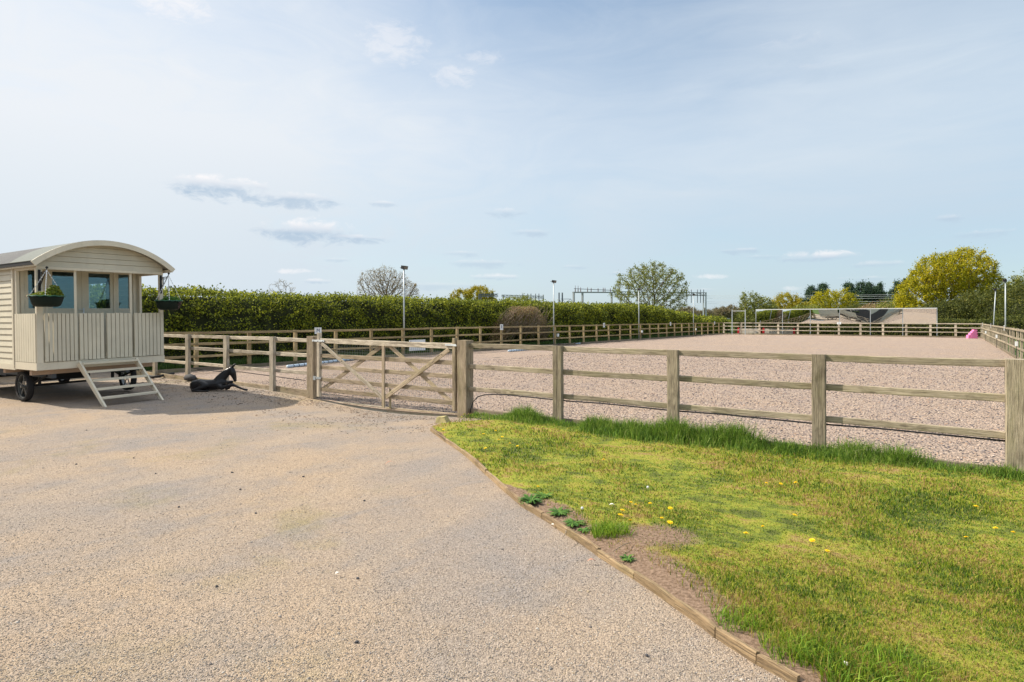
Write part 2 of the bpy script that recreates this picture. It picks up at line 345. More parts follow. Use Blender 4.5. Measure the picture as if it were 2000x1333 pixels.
MAT['verge_blade'] = leafmat('verge_grass_blades', [(0.13, 0.25, 0.02), (0.19, 0.32, 0.025), (0.27, 0.38, 0.03), (0.34, 0.42, 0.06)], 0.3, 0.5, 0.9)
MAT['shade_painted_grass'] = leafmat('shade_painted_blades', [(0.03, 0.07, 0.015), (0.05, 0.10, 0.02), (0.08, 0.14, 0.025), (0.13, 0.18, 0.04)], 0.25, 0.5, 0.9)  # verge grass in darker greens, its shade put into the colour
m = M('field_grass'); c = m.co()
MAT['field'] = m.done(m.mix(m.ramp(m.noise(c, 0.5, 5, 0.6), [(0.35, 0.0), (0.65, 1.0)]), (0.055, 0.095, 0.026), (0.085, 0.13, 0.035)), 0.95, 0, 0.1); m.bump(m.noise(c, 12, 4), 0.8, 0.05)
MAT['hedge'] = leafmat('hedge_leaves', [(0.07, 0.095, 0.018), (0.17, 0.20, 0.022), (0.32, 0.35, 0.03), (0.48, 0.48, 0.045), (0.50, 0.38, 0.09)], 0.36, 0.75, 1.6)
MAT['oak'] = leafmat('oak_spring_leaves', [(0.20, 0.21, 0.012), (0.42, 0.39, 0.014), (0.64, 0.54, 0.02), (0.70, 0.46, 0.025)], 0.42, 0.6, 0.25)
MAT['oak_gold'] = leafmat('golden_oak_leaves', [(0.26, 0.25, 0.02), (0.46, 0.38, 0.025), (0.56, 0.38, 0.04)], 0.35, 0.6, 0.2)
MAT['airy'] = leafmat('airy_leaves', [(0.13, 0.16, 0.03), (0.25, 0.27, 0.045), (0.36, 0.35, 0.09)], 0.35, 0.4, 0.3)
MAT['bud'] = leafmat('oak_buds', [(0.28, 0.20, 0.07), (0.42, 0.30, 0.11), (0.33, 0.29, 0.08)], 0.3, 0.4, 0.3)
MAT['pine'] = leafmat('pine_needles', [(0.03, 0.065, 0.04), (0.05, 0.10, 0.05), (0.08, 0.12, 0.055)], 0.1, 0.4, 0.3)
MAT['thorn'] = leafmat('thorn_leaves', [(0.045, 0.06, 0.014), (0.09, 0.105, 0.02), (0.16, 0.17, 0.028), (0.24, 0.19, 0.04)], 0.25, 0.6, 0.5)
MAT['bramble'] = leafmat('bramble_leaves', [(0.28, 0.18, 0.11), (0.42, 0.27, 0.17), (0.30, 0.26, 0.08), (0.24, 0.27, 0.05)], 0.25, 0.5, 0.6)
MAT['russet'] = leafmat('distant_leaves', [(0.16, 0.16, 0.08), (0.27, 0.19, 0.11), (0.21, 0.23, 0.10)], 0.2, 0.5, 0.1)
MAT['weed'] = leafmat('weed_leaves', [(0.06, 0.15, 0.03), (0.10, 0.22, 0.04), (0.17, 0.30, 0.05)], 0.25, 0.3, 3)
MAT['basket_green'] = leafmat('basket_leaves', [(0.10, 0.16, 0.02), (0.20, 0.26, 0.03), (0.28, 0.28, 0.05)], 0.3, 0.3, 5)
MAT['basket_bloom'] = leafmat('basket_blooms', [(0.55, 0.45, 0.30), (0.60, 0.35, 0.22), (0.65, 0.60, 0.45)], 0.2, 0.3, 5)
MAT['withered'] = leafmat('withered_leaves', [(0.10, 0.06, 0.06), (0.16, 0.10, 0.10)], 0.2, 0.3, 5)

# ------------------------------------------------------------------ helpers: objects
def tag(o, label=None, cat=None, group=None, kind=None):
    if label: o['label'] = label
    if cat: o['category'] = cat
    if group: o['group'] = group
    if kind: o['kind'] = kind
    return o
def thing(name, loc, label, cat, group=None):
    o = bpy.data.objects.new(name, None); o.empty_display_size = 0.1; C.objects.link(o); o.location = loc
    return tag(o, label, cat, group)
class MB:
    def __init__(s): s.v = []; s.f = []
    def quadbox(s, c8):
        b = len(s.v); s.v += [tuple(p) for p in c8]
        for q in ((0,3,2,1),(4,5,6,7),(0,1,5,4),(1,2,6,5),(2,3,7,6),(3,0,4,7)): s.f.append(tuple(b+i for i in q))
    def box(s, x0, x1, y0, y1, z0, z1):
        s.quadbox([(x0,y0,z0),(x1,y0,z0),(x1,y1,z0),(x0,y1,z0),(x0,y0,z1),(x1,y0,z1),(x1,y1,z1),(x0,y1,z1)]); return s
    def bar(s, p0, p1, w, t, up=(0,0,1)):
        p0 = Vector(p0); p1 = Vector(p1); d = (p1-p0).normalized(); u = Vector(up)
        if abs(d.dot(u)) > 0.95: u = Vector((1,0,0))
        a = d.cross(u).normalized()*w/2; b = a.cross(d).normalized()*t/2
        s.quadbox([p0-a-b, p0+a-b, p0+a+b, p0-a+b, p1-a-b, p1+a-b, p1+a+b, p1-a+b]); return s
    def tube(s, pts, r, n=8, caps=True):
        pts = [Vector(p) for p in pts]; rs = r if isinstance(r, (list, tuple)) else [r]*len(pts); rings = []
        ref = None
        for i, p in enumerate(pts):
            d = (pts[min(i+1, len(pts)-1)]-pts[max(i-1, 0)]).normalized()
            if ref is None: ref = Vector((0,0,1)) if abs(d.z) < 0.9 else Vector((1,0,0))
            a = d.cross(ref).normalized(); bb = a.cross(d).normalized(); ref = bb
            b0 = len(s.v); rings.append(b0)
            for k in range(n):
                t = 2*math.pi*k/n; s.v.append(tuple(p + a*math.cos(t)*rs[i] + bb*math.sin(t)*rs[i]))
        for i in range(len(rings)-1):
            for k in range(n): s.f.append((rings[i]+k, rings[i]+(k+1)%n, rings[i+1]+(k+1)%n, rings[i+1]+k))
        if caps: s.f.append(tuple(rings[0]+k for k in reversed(range(n)))); s.f.append(tuple(rings[-1]+k for k in range(n)))
        return s
    def lathe(s, prof, n=20, axis='z', c=(0,0,0), caps=True):
        c = Vector(c); rings = []
        for (r, h) in prof:
            b0 = len(s.v); rings.append(b0)
            for k in range(n):
                t = 2*math.pi*k/n; x, y = r*math.cos(t), r*math.sin(t)
                s.v.append(tuple(c + (Vector((x, y, h)) if axis == 'z' else Vector((x, h, y)) if axis == 'y' else Vector((h, x, y)))))
        for i in range(len(rings)-1):
            for k in range(n): s.f.append((rings[i]+k, rings[i]+(k+1)%n, rings[i+1]+(k+1)%n, rings[i+1]+k))
        if caps: s.f.append(tuple(rings[0]+k for k in reversed(range(n)))); s.f.append(tuple(rings[-1]+k for k in range(n)))
        return s
    def prism(s, poly, y0, y1):          # polygon in xz, extruded along y
        b = len(s.v); n = len(poly)
        for y in (y0, y1): s.v += [(p[0], y, p[1]) for p in poly]
        for k in range(n): s.f.append((b+k, b+(k+1)%n, b+n+(k+1)%n, b+n+k))
        s.f.append(tuple(b+k for k in reversed(range(n)))); s.f.append(tuple(b+n+k for k in range(n))); return s
    def build(s, name, mat, parent=None, smooth=False, loc=None):
        me = bpy.data.meshes.new(name); me.from_pydata(s.v, [], s.f); me.materials.append(MAT[mat] if isinstance(mat, str) else mat)
        bm_fix(me)
        if smooth: me.polygons.foreach_set('use_smooth', [True]*len(me.polygons))
        o = bpy.data.objects.new(name, me); C.objects.link(o)
        if parent: o.parent = parent
        if loc is not None: o.location = loc
        return o
import bmesh
def bm_fix(me):
    bm = bmesh.new(); bm.from_mesh(me); bmesh.ops.recalc_face_normals(bm, faces=bm.faces); bm.to_mesh(me); bm.free()
def npmesh(name, V, loops, starts, totals, mat, parent=None, smooth=False):
    me = bpy.data.meshes.new(name); V = np.asarray(V, dtype=np.float32).reshape(-1, 3)
    me.vertices.add(len(V)); me.vertices.foreach_set('co', V.ravel())
    me.loops.add(len(loops)); me.loops.foreach_set('vertex_index', np.asarray(loops, dtype=np.int32))
    me.polygons.add(len(starts)); me.polygons.foreach_set('loop_start', np.asarray(starts, dtype=np.int32)); me.polygons.foreach_set('loop_total', np.asarray(totals, dtype=np.int32))
    if smooth: me.polygons.foreach_set('use_smooth', np.ones(len(starts), dtype=bool))
    me.update(calc_edges=True); me.materials.append(MAT[mat])
    o = bpy.data.objects.new(name, me); C.objects.link(o)
    if parent: o.parent = parent
    return o
def quads(name, V, mat, parent=None):       # V: (n,4,3)
    n = len(V); return npmesh(name, V.reshape(-1, 3), np.arange(4*n), np.arange(n)*4, np.full(n, 4), mat, parent)
rng = np.random.default_rng(11)
def vnoise(x, y, s, seed=0):                # smooth value noise in 0..1
    x = np.asarray(x)*s; y = np.asarray(y)*s; xi = np.floor(x).astype(int); yi = np.floor(y).astype(int); fx = x-xi; fy = y-yi
    fx = fx*fx*(3-2*fx); fy = fy*fy*(3-2*fy)
    def h(i, j):
        k = (i*374761393 + j*668265263 + seed*974711) & 0xffffffff; k = ((k ^ (k >> 13))*1274126177) & 0xffffffff; return ((k ^ (k >> 16)) & 0xffff)/65535.0
    return (h(xi, yi)*(1-fx)+h(xi+1, yi)*fx)*(1-fy) + (h(xi, yi+1)*(1-fx)+h(xi+1, yi+1)*fx)*fy
def rot_leaves(P, size, tilt=None, aspect=0.62):
    """leaf quads (n,4,3) at points P with random orientation"""
    n = len(P); a = rng.normal(size=(n, 3)); a /= np.linalg.norm(a, axis=1)[:, None]
    b = rng.normal(size=(n, 3)); b = np.cross(a, b); b /= np.linalg.norm(b, axis=1)[:, None]
    sz = (size*rng.uniform(0.6, 1.3, n))[:, None]
    a = a*sz; b = b*sz*aspect
    return np.stack([P-a, P-b*0.9+a*0.1, P+a, P+b*0.9+a*0.1], axis=1)

def beam(name, p0, p1, w, t, mat, parent=None, org=(0,0,0), up=(0,0,1), seg=6, jit=0.0022, ch=0.006, clip=0.0):
    """a timber: local X runs along the grain; w across, t along 'up'"""
    p0 = Vector(p0); p1 = Vector(p1); d = p1-p0; Ln = d.length; x = d.normalized(); u = Vector(up)
    if abs(x.dot(u)) > 0.97: u = Vector((0, 1, 0))
    y = u.cross(x).normalized(); z = x.cross(y)
    prof = [(-w/2+ch,-t/2),(w/2-ch,-t/2),(w/2,-t/2+ch),(w/2,t/2-ch),(w/2-ch,t/2),(-w/2+ch,t/2),(-w/2,t/2-ch),(-w/2,-t/2+ch)]
    vs = []; fs = []
    bow = random.uniform(-1, 1)*jit*2.0
    for i in range(seg+1):
        s_ = i/seg; o = math.sin(s_*math.pi)*bow
        for (a, b) in prof: vs.append((Ln*s_ + (random.uniform(-1,1)*jit if i in (0, seg) else 0), a+random.uniform(-jit, jit)+o, b+random.uniform(-jit, jit)+o))
    for i in range(seg):
        for k in range(8): fs.append((i*8+k, i*8+(k+1)%8, (i+1)*8+(k+1)%8, (i+1)*8+k))
    fs.append(tuple(range(7, -1, -1))); fs.append(tuple(seg*8+k for k in range(8)))
    me = bpy.data.meshes.new(name); me.from_pydata(vs, [], fs); me.materials.append(MAT[mat]); bm_fix(me)
    o = bpy.data.objects.new(name, me); C.objects.link(o)
    if parent: o.parent = parent
    mt = Matrix((x, y, z)).transposed().to_4x4(); mt.translation = p0 - Vector(org)
    o.matrix_basis = mt
    return o

# ------------------------------------------------------------------ ground levels
VN = 7.955                      # front face of the near fence posts
def g(u, v):                    # yard level
    e = -0.15*np.exp(-(((u+8.9)/2.3)**2 + ((v-7.9)/1.9)**2))
    e = e + 0.035*np.exp(-(((u+14)/3.0)**2 + ((v-7.6)/2.0)**2))
    return e - 0.01 + 0.02*(vnoise(u, v, 0.5, 3)-0.5)
def ga(u, v):                   # arena level
    return -0.03 - 0.06*np.exp(-(((u+8.9)/2.0)**2 + ((v-8.0)/1.6)**2)) + 0.03*(vnoise(u, v, 0.9, 5)-0.5) + 0.015*(vnoise(u, v, 2.7, 6)-0.5)
def gf(u, v): return float(g(np.float64(u), np.float64(v)))
def grid(name, us, vs, zf, mat, kind='structure'):
    U, V_ = np.meshgrid(us, vs); Z = zf(U, V_); P = np.stack([U, V_, Z], -1).reshape(-1, 3)
    nu, nv = len(us), len(vs); i = np.arange(nu-1)[None, :] + np.arange(nv-1)[:, None]*nu; i = i.ravel()
    lp = np.stack([i, i+1, i+1+nu, i+nu], 1).ravel(); n = len(i)
    o = npmesh(name, P, lp, np.arange(n)*4, np.full(n, 4), mat, smooth=True); return tag(o, kind=kind)
def span(*parts):
    out = []
    for a, b, st in parts: out += list(np.arange(a, b, st))
    return np.array(out + [parts[-1][1]])
grid('driveway', span((-70, -24, 4), (-24, 12, 0.2), (12, 70, 4)), span((-70, -6, 4), (-6, 8.0, 0.2)), g, 'gravel')
grid('arena_surface', span((-19.45, 2.32, 0.2)), span((8.0, 20, 0.2), (20, 65.35, 0.6)), ga, 'arena')
mb = MB()
far = 4000
for (x0, x1, y0, y1) in ((-far, -19.45, 8.0, 65.35), (2.32, far, 8.0, 65.35), (-far, far, 65.35, far)):
    b = len(mb.v); mb.v += [(x0,y0,-0.03),(x1,y0,-0.03),(x1,y1,-0.03),(x0,y1,-0.03)]; mb.f.append((b,b+1,b+2,b+3))
tag(mb.build('ground', 'field'), kind='structure')
mb = MB()
for (x0, x1, y0, y1) in ((-far, far, -far, -70), (-far, -70, -70, 8.0), (70, far, -70, 8.0)):
    b = len(mb.v); mb.v += [(x0,y0,-0.05),(x1,y0,-0.05),(x1,y1,-0.05),(x0,y1,-0.05)]; mb.f.append((b,b+1,b+2,b+3))
tag(mb.build('field', 'field'), kind='structure')

# ------------------------------------------------------------------ lawn with its timber edging
EP = [(893,829),(862,832),(842,839),(872,864),(905,888),(950,929),(990,964),(1020,990),(1060,1014),(1110,1047),(1170,1088),(1240,1133),(1320,1189),(1400,1248),(1480,1299),(1560,1343),(1800,1480),(2100,1700)]
EW = []
for (px, py) in EP:
    Y = F*(H+0.02)/(py-HY); EW.append(((px-1000)/F*Y, Y))
EW.append((EW[-1][0]+0.6, 0.2)); EW.append((EW[-1][0]+1.5, -3.0))
ey = np.array([p[1] for p in EW])[::-1]; ex = np.array([p[0] for p in EW])[::-1]
def xe(Y): return np.interp(Y, ey, ex)
def xf(Y): return (VN-0.03 - FY*Y)/RY
LZ = 0.035
def lawnz(X, Y):
    u = X*RX+Y*FX; v = X*RY+Y*FY
    return LZ + 0.02*(vnoise(u, v, 0.8, 9)-0.5)*2 + 0.012*(vnoise(u, v, 3.0, 10)-0.5)*2 - 0.03*np.clip(1-(X-xe(Y))/0.35, 0, 1)
def soilf(X, Y):
    d = X-xe(Y); w = 0.48*np.clip((6.0-Y)/1.0, 0, 1)*np.clip((Y-1.6)/0.8, 0.55, 1)*(0.30+1.2*vnoise(X, Y, 1.3, 21)) + 0.02
    s = np.clip(1.25-d/w, 0, 1)
    hole = np.clip((vnoise(X, Y, 3.1, 33)-0.90)*8, 0, 1)*0.45
    # bare pocket beside the long tuft
    pocket = np.exp(-(((X-1.02)/0.36)**2+((Y-4.45)/0.30)**2))*0.9
    return np.clip(np.maximum(np.maximum(s, hole), pocket), 0, 1)
Ys = np.concatenate([np.arange(-3, 1.5, 0.3), np.arange(1.5, ey.max(), 0.06), [ey.max()]]); T = np.concatenate([np.linspace(0, 0.25, 70)[:-1], np.linspace(0.25, 1, 70)])
YY, TT = np.meshgrid(Ys, T, indexing='ij'); XE = xe(YY); XF = np.maximum(xf(YY), XE+0.02); XX = XE+(XF-XE)*TT
P = np.stack([XX*RX+YY*FX, XX*RY+YY*FY, lawnz(XX, YY)], -1).reshape(-1, 3)
nt_ = len(T); i = (np.arange(nt_-1)[None, :] + np.arange(len(Ys)-1)[:, None]*nt_).ravel(); n = len(i)
lawn = npmesh('lawn', P, np.stack([i, i+1, i+1+nt_, i+nt_], 1).ravel(), np.arange(n)*4, np.full(n, 4), 'lawn', smooth=True)
at = lawn.data.attributes.new('soil', 'FLOAT', 'POINT'); at.data.foreach_set('value', soilf(XX, YY).astype(np.float32).ravel())
tag(lawn, kind='structure')
def blades(name, X, Y, h, wdt, mat, lean=0.5, z0=None, parent=None, droop=0.25):
    n = len(X); bx = X*RX+Y*FX; by = X*RY+Y*FY; bz = z0 if z0 is not None else lawnz(X, Y)
    a = rng.uniform(0, 2*np.pi, n); le = rng.uniform(0.1, 1.0, n)*lean
    dx = np.cos(a)*le*h; dy = np.sin(a)*le*h; pa = rng.uniform(0, 2*np.pi, n); wx = np.cos(pa)*wdt/2; wy = np.sin(pa)*wdt/2
    B = np.stack([bx, by, bz-0.005], 1); Wv = np.stack([wx, wy, wx*0], 1)
    mid = B + np.stack([dx*0.35, dy*0.35, h*0.6], 1); tip = B + np.stack([dx, dy, h*(1-le*droop)], 1)
    V = np.stack([B-Wv, B+Wv, mid-Wv*0.8, mid+Wv*0.8, tip], 1)
    base = (np.arange(n)*5)[:, None]; lp = (base + np.array([0, 1, 3, 2, 2, 3, 4])[None, :]).ravel()
    st = (np.arange(n)*7)[:, None] + np.array([0, 4])[None, :]
    return npmesh(name, V.reshape(-1, 3), lp, st.ravel(), np.tile([4, 3], n), mat, parent)
def lawn_blades():
    N0 = 330000
    Y = 1/np.sqrt(rng.uniform(1/11.0**2, 1/2.15**2, N0))       # more blades where they show larger
    keep = rng.uniform(0, 1, N0) < np.clip(Y/4.5, 0.42, 1); Y = Y[keep]
    X0 = xe(Y); X1 = np.minimum(xf(Y), Y*0.93+0.2)
    X = X0 + (X1-X0)*rng.uniform(0, 1, len(Y)); ok = (X1 > X0) & (rng.uniform(0, 1, len(Y)) < (X1-X0)/7.5*1.6)
    s = soilf(X, Y); ok &= rng.uniform(0, 1, len(Y)) > s*1.02
    X = X[ok]; Y = Y[ok]
    u = X*RX+Y*FX; v = X*RY+Y*FY
    tuft = vnoise(u, v, 1.7, 41); h = (0.012 + 0.040*tuft**1.5)*rng.uniform(0.6, 1.3, len(X))
    near = np.clip(1-(X-xe(Y))/0.9, 0, 1)*np.clip((3.6-Y)/1.0, 0, 1); h = h*(1+1.3*near)
    w = np.clip(0.0013*Y, 0.003, 0.012)*rng.uniform(0.7, 1.2, len(X))
    return blades('grass', X, Y, h, w, 'blade', lean=1.0)
tag(lawn_blades(), kind='stuff', label='short patchy lawn grass')
def fence_grass():
    us = []; vs = []
    n = 36000
    u = rng.uniform(-6.45, 2.2, n); v = VN-0.02 - np.abs(rng.normal(0, 0.20, n)) + 0.05*(vnoise(u, u*0, 2.5, 77)-0.5)
    dens = vnoise(u, u*0, 1.3, 71)*0.75 + 0.55*(vnoise(u, v, 4.5, 72))
    ok = (rng.uniform(0, 1, n) < np.clip(dens*1.2, 0.1, 1)); u = u[ok]; v = v[ok]; dens = dens[ok]
    X = u*RX+v*RY; Y = u*FX+v*FY
    taper = np.clip((2.8-u)/4.5, 0.8, 1)
    h = (0.07+0.36*np.clip(dens-0.05, 0, 1)**2.0+0.05*(u > -1.5))*rng.uniform(0.30, 1.05, len(u))*taper*np.clip(1.1-(VN-v)*1.3, 0.3, 1)
    return blades('tall_grass', X, Y, h, rng.uniform(0.003, 0.008, len(u)), 'tall', lean=0.95, z0=np.full(len(u), 0.03), droop=0.4)
tag(fence_grass(), kind='stuff', label='long green grass along the foot of the near fence')
# edging boards
ed = thing('timber_edging', W(EW[3][0], EW[3][1], 0), 'weathered timber edging board between gravel and lawn', 'edging')
random.seed(3)
pts = EW[2:16]; run = []
for k in range(len(pts)-1):
    (xa, ya), (xb, yb) = pts[k], pts[k+1]; L_ = math.hypot(xb-xa, yb-ya); ns = max(1, round(L_/0.75))
    for j in range(ns):
        run.append(((xa+(xb-xa)*j/ns, ya+(yb-ya)*j/ns), (xa+(xb-xa)*(j+1)/ns, ya+(yb-ya)*(j+1)/ns)))
for (a, b) in run:
    p0 = W(a[0], a[1]); p1 = W(b[0], b[1]); zz = random.uniform(-0.006, 0.006)
    p0.z = gf(p0.x, p0.y)+0.0+zz; p1.z = gf(p1.x, p1.y)+0.0+zz+random.uniform(-0.006, 0.006)
    beam('board', p0, p1, 0.026, 0.10, 'board_wood', ed, ed.location, seg=5, jit=0.003, ch=0.004)

# ------------------------------------------------------------------ loose stones and flakes
def stones(name, u, v, z, s, mat, flat=0.6):
    n = len(u); base = np.array([[1,0,0],[0,1,0],[-1,0,0],[0,-1,0],[0,0,1],[0,0,-1]], float)
    V = base[None]*rng.uniform(0.6, 1.2, (n, 6, 1))*s[:, None, None]; V[:, :, 2] *= flat
    a = rng.uniform(0, 2*np.pi, n); ca, sa = np.cos(a)[:, None], np.sin(a)[:, None]; x = V[:, :, 0]*ca-V[:, :, 1]*sa; y = V[:, :, 0]*sa+V[:, :, 1]*ca
    V[:, :, 0] = x+u[:, None]; V[:, :, 1] = y+v[:, None]; V[:, :, 2] += z[:, None]
    tri = np.array([[0,1,4],[1,2,4],[2,3,4],[3,0,4],[1,0,5],[2,1,5],[3,2,5],[0,3,5]]).ravel()
    lp = (np.arange(n)[:, None]*6 + tri[None]).ravel(); nf = n*8
    return npmesh(name, V.reshape(-1, 3), lp, np.arange(nf)*3, np.full(nf, 3), mat)
def gravel_bits():
    n = 60000; Y = 1/np.sqrt(rng.uniform(1/12.0**2, 1/2.2**2, n)); X = rng.uniform(-0.92, 0.75, n)*Y
    ok = (X < xe(Y)-0.02) | (Y > 9.6); X = X[ok]; Y = Y[ok]; u = X*RX+Y*FX; v = X*RY+Y*FY; ok = v < 7.9
    u = u[ok]; v = v[ok]; Y = Y[ok]
    s = rng.uniform(0.0025, 0.006, len(u))*(1+np.clip(Y-3, 0, 8)*0.10); big = rng.uniform(0, 1, len(u)) < 0.004; s[big] *= 2.2
    return stones('gravel', u, v, g(u, v)+0.001, s, 'pebbles')
def scuff():
    n = 5200; u = rng.uniform(-17.5, -6.2, n); v = 7.9-np.abs(rng.normal(0, 0.9, n)); ok = (vnoise(u, v, 1.4, 91) > 0.38) | (v > 7.5); u = u[ok]; v = v[ok]
    X = u*RX+v*RY; Y = u*FX+v*FY; ok = (X < xe(Y)-0.05) | (Y > 9.3); u = u[ok]; v = v[ok]
    return stones('rubble', u, v, g(u, v)+0.002, rng.uniform(0.006, 0.017, len(u))*np.where(rng.uniform(0, 1, len(u)) < 0.05, 1.8, 1), 'rubble', 0.5)
MAT['rubble'] = chips('rubble_bits', [(0.14, 0.11, 0.09), (0.30, 0.22, 0.16), (0.09, 0.08, 0.07), (0.42, 0.34, 0.27), (0.24, 0.15, 0.10), (0.36, 0.32, 0.28)])
tag(scuff(), kind='stuff', label='loose rubble and leaf bits along the foot of the fence and gate')
tag(gravel_bits(), kind='stuff', label='loose pebbles over the gravel yard')
def arena_bits():
    n = 60000; v = 8.1 + 22*rng.uniform(0, 1, n)**1.6; u = rng.uniform(-15, 2.2, n)
    s = rng.uniform(0.009, 0.022, n)*(1+np.clip(v-10, 0, 20)*0.03)
    return stones('arena_flakes', u, v, ga(u, v)+0.002, s, 'chips', 0.35)
tag(arena_bits(), kind='stuff', label='loose flakes in the riding surface')
def dark_bits():
    pts = [(454,923),(593,931),(712,975),(350,988),(500,1000),(697,1252),(1263,1277),(424,1142),(699,1127),(150,905),(262,893),(305,924),(170,840),(470,955)]
    k = 0
    for (px, py) in pts:
        p = G(px, py, 0); p.z = gf(p.x, p.y)+0.004
        o = MB().lathe([(0.001,-0.006),(0.011,-0.003),(0.013,0.002),(0.007,0.007),(0.001,0.008)], 7).build('stone', 'stone_dark', smooth=False, loc=p)
        o.rotation_euler = (random.uniform(-.3,.3), random.uniform(-.3,.3), random.uniform(0,6)); o.scale = (random.uniform(.6,1.3), random.uniform(.5,.9), 1)
        tag(o, 'small dark pebble lying loose on the pale gravel yard', 'stone', 'dark pebbles on the yard')
dark_bits()

# ------------------------------------------------------------------ fences
random.seed(21)
RAIL_Z = [(1.125, 1.205), (0.772, 0.852), (0.392, 0.468)]
def seg_fence(name, label, a, b, inward, posts, mat, post_w=0.15, post_d=0.075, kick=True, rail_len=2, top=1.207, basez=-0.25, kz=(-0.12, 0.085), matk='kick_wood', skip_rail=None):
    """straight fence from a to b (world xy); inward: unit normal to the arena; posts: distances along; posts outside, rails inside"""
    a = Vector((*a, 0)); b = Vector((*b, 0)); d = (b-a).normalized(); nrm = Vector((*inward, 0)); L_ = (b-a).length
    t = thing(name, a, label, 'fence')
    for s_ in posts:
        c0 = a + d*s_ - nrm*(post_d/2+0.001)
        hh = top + random.uniform(-0.012, 0.012)
        beam('post', c0+Vector((random.uniform(-.004,.004), 0, basez)), c0+Vector((random.uniform(-.012,.012), random.uniform(-.008,.008), hh)), post_w, post_d, mat, t, a, up=tuple(nrm), seg=5, jit=0.003)
    ends = [0.0] + [s_ for i, s_ in enumerate(posts) if i % rail_len == 0 and 0.3 < s_ < L_-0.3] + [L_]
    for (z0, z1) in RAIL_Z:
        for k in range(len(ends)-1):
            za = (z0+z1)/2 + random.uniform(-.008, .008); zb = (z0+z1)/2 + random.uniform(-.008, .008)
            beam('rail', a+d*(ends[k]+0.002)+nrm*0.02+Vector((0,0,za)), a+d*(ends[k+1]-0.002)+nrm*0.02+Vector((0,0,zb)), 0.04, z1-z0, mat, t, a, seg=8, jit=0.002)
    if kick:
        for k in range(len(ends)-1):
            beam('kickboard', a+d*(ends[k]+0.002)+nrm*0.018+Vector((0,0,(kz[0]+kz[1])/2)), a+d*(ends[k+1]-0.002)+nrm*0.018+Vector((0,0,(kz[0]+kz[1])/2)), 0.034, kz[1]-kz[0], matk, t, a, seg=5)
    return t
VR = VN+0.076     # plane between posts and rails on the near side
# right of the gate: four posts, the last one square and heavy
nf = thing('post_and_rail_fence', (-6.45, VR, 0), 'weathered three rail fence with green tinge right of the gate, long grass at its foot', 'fence')
org = nf.location
for (u0, w_) in ((-4.94, 0.155), (-3.119, 0.152), (-1.323, 0.148)):
    beam('post', (u0+w_/2, VN+0.0375, -0.3), (u0+w_/2+random.uniform(-.006,.006), VN+0.0375, 1.207+random.uniform(-.006,.006)), w_, 0.075, 'fence_wood', nf, org, up=(0,1,0), seg=7, jit=0.0025)
beam('corner_post', (0.469+0.11, VN+0.09, -0.3), (0.469+0.11, VN+0.09, 1.215), 0.22, 0.20, 'fence_wood', nf, org, up=(0,1,0), seg=7, jit=0.003)
beam('post', (2.30, VN+0.0375, -0.3), (2.30, VN+0.0375, 1.207), 0.15, 0.075, 'fence_wood', nf, org, up=(0,1,0))
cuts = [-6.666, -4.86, -3.04, -1.25, 0.47]
for (z0, z1) in RAIL_Z:
    for k in range(4):
        beam('rail', (cuts[k]+0.002, VR+0.021, (z0+z1)/2+random.uniform(-.006,.006)), (cuts[k+1]-0.002, VR+0.021, (z0+z1)/2+random.uniform(-.006,.006)), 0.04, z1-z0, 'fence_wood', nf, org, seg=12, jit=0.0025)
    beam('rail', (0.69, VR+0.021, (z0+z1)/2), (2.30, VR+0.021, (z0+z1)/2), 0.04, z1-z0, 'fence_wood', nf, org)
for k in range(4): beam('kickboard', (cuts[k]+0.002, VR+0.02, 0.0), (cuts[k+1]-0.002, VR+0.02, 0.0), 0.036, 0.2, 'kick_wood', nf, org)
beam('kickboard', (0.69, VR+0.02, 0.0), (2.30, VR+0.02, 0.0), 0.036, 0.2, 'kick_wood', nf, org)
# left of the gate
lf = thing('post_and_rail_fence', (-19.4, VR, 0), 'three rail timber fence between the hut and the gate, behind the foal statue', 'fence'); org = lf.location
for u0 in (-12.43, -14.36, -16.22, -18.05, -19.6):
    beam('post', (u0+0.075, VN+0.0375, -0.2), (u0+0.075, VN+0.0375, 1.215+random.uniform(-.01,.01)), 0.15, 0.075, 'pale_wood', lf, org, up=(0,1,0), seg=6, jit=0.003)
cuts = [-19.4, -18.0, -16.15, -14.29, -12.36, -11.09]
for (z0, z1) in RAIL_Z:
    for k in range(5):
        dz = 0.03 if z0 < 1 else 0
        beam('rail', (cuts[k]+0.002, VR+0.021, (z0+z1)/2+dz+random.uniform(-.01,.01)), (cuts[k+1]-0.002, VR+0.021, (z0+z1)/2+dz+random.uniform(-.01,.01)), 0.04, z1-z0, 'pale_wood', lf, org, seg=10, jit=0.0025)
for k in range(5): beam('kickboard', (cuts[k]+0.002, VR+0.02, 0.015), (cuts[k+1]-0.002, VR+0.02, 0.0), 0.036, 0.2, 'gate_wood', lf, org)
# long sides and far end
UL = -19.33; UR = 2.27; VF = 65.3
ps = [k*1.8 for k in range(1, 32)]
seg_fence('post_and_rail_fence', 'long three rail timber fence running past the tall hedge', (UL, 8.05), (UL, VF), (1, 0), ps, 'fence_wood_far', post_w=0.12, post_d=0.09)
seg_fence('post_and_rail_fence', 'long three rail timber fence running away from the heavy corner post, floodlights outside it', (UR, VF), (UR, 8.05), (-1, 0), ps, 'fence_wood', post_w=0.12, post_d=0.09)
seg_fence('post_and_rail_fence', 'three rail timber fence across the far end of the arena under the mirrors', (UL, VF), (UR, VF), (0, -1), [k*1.8 for k in range(0, 13)], 'pale_wood', post_w=0.17, post_d=0.09)

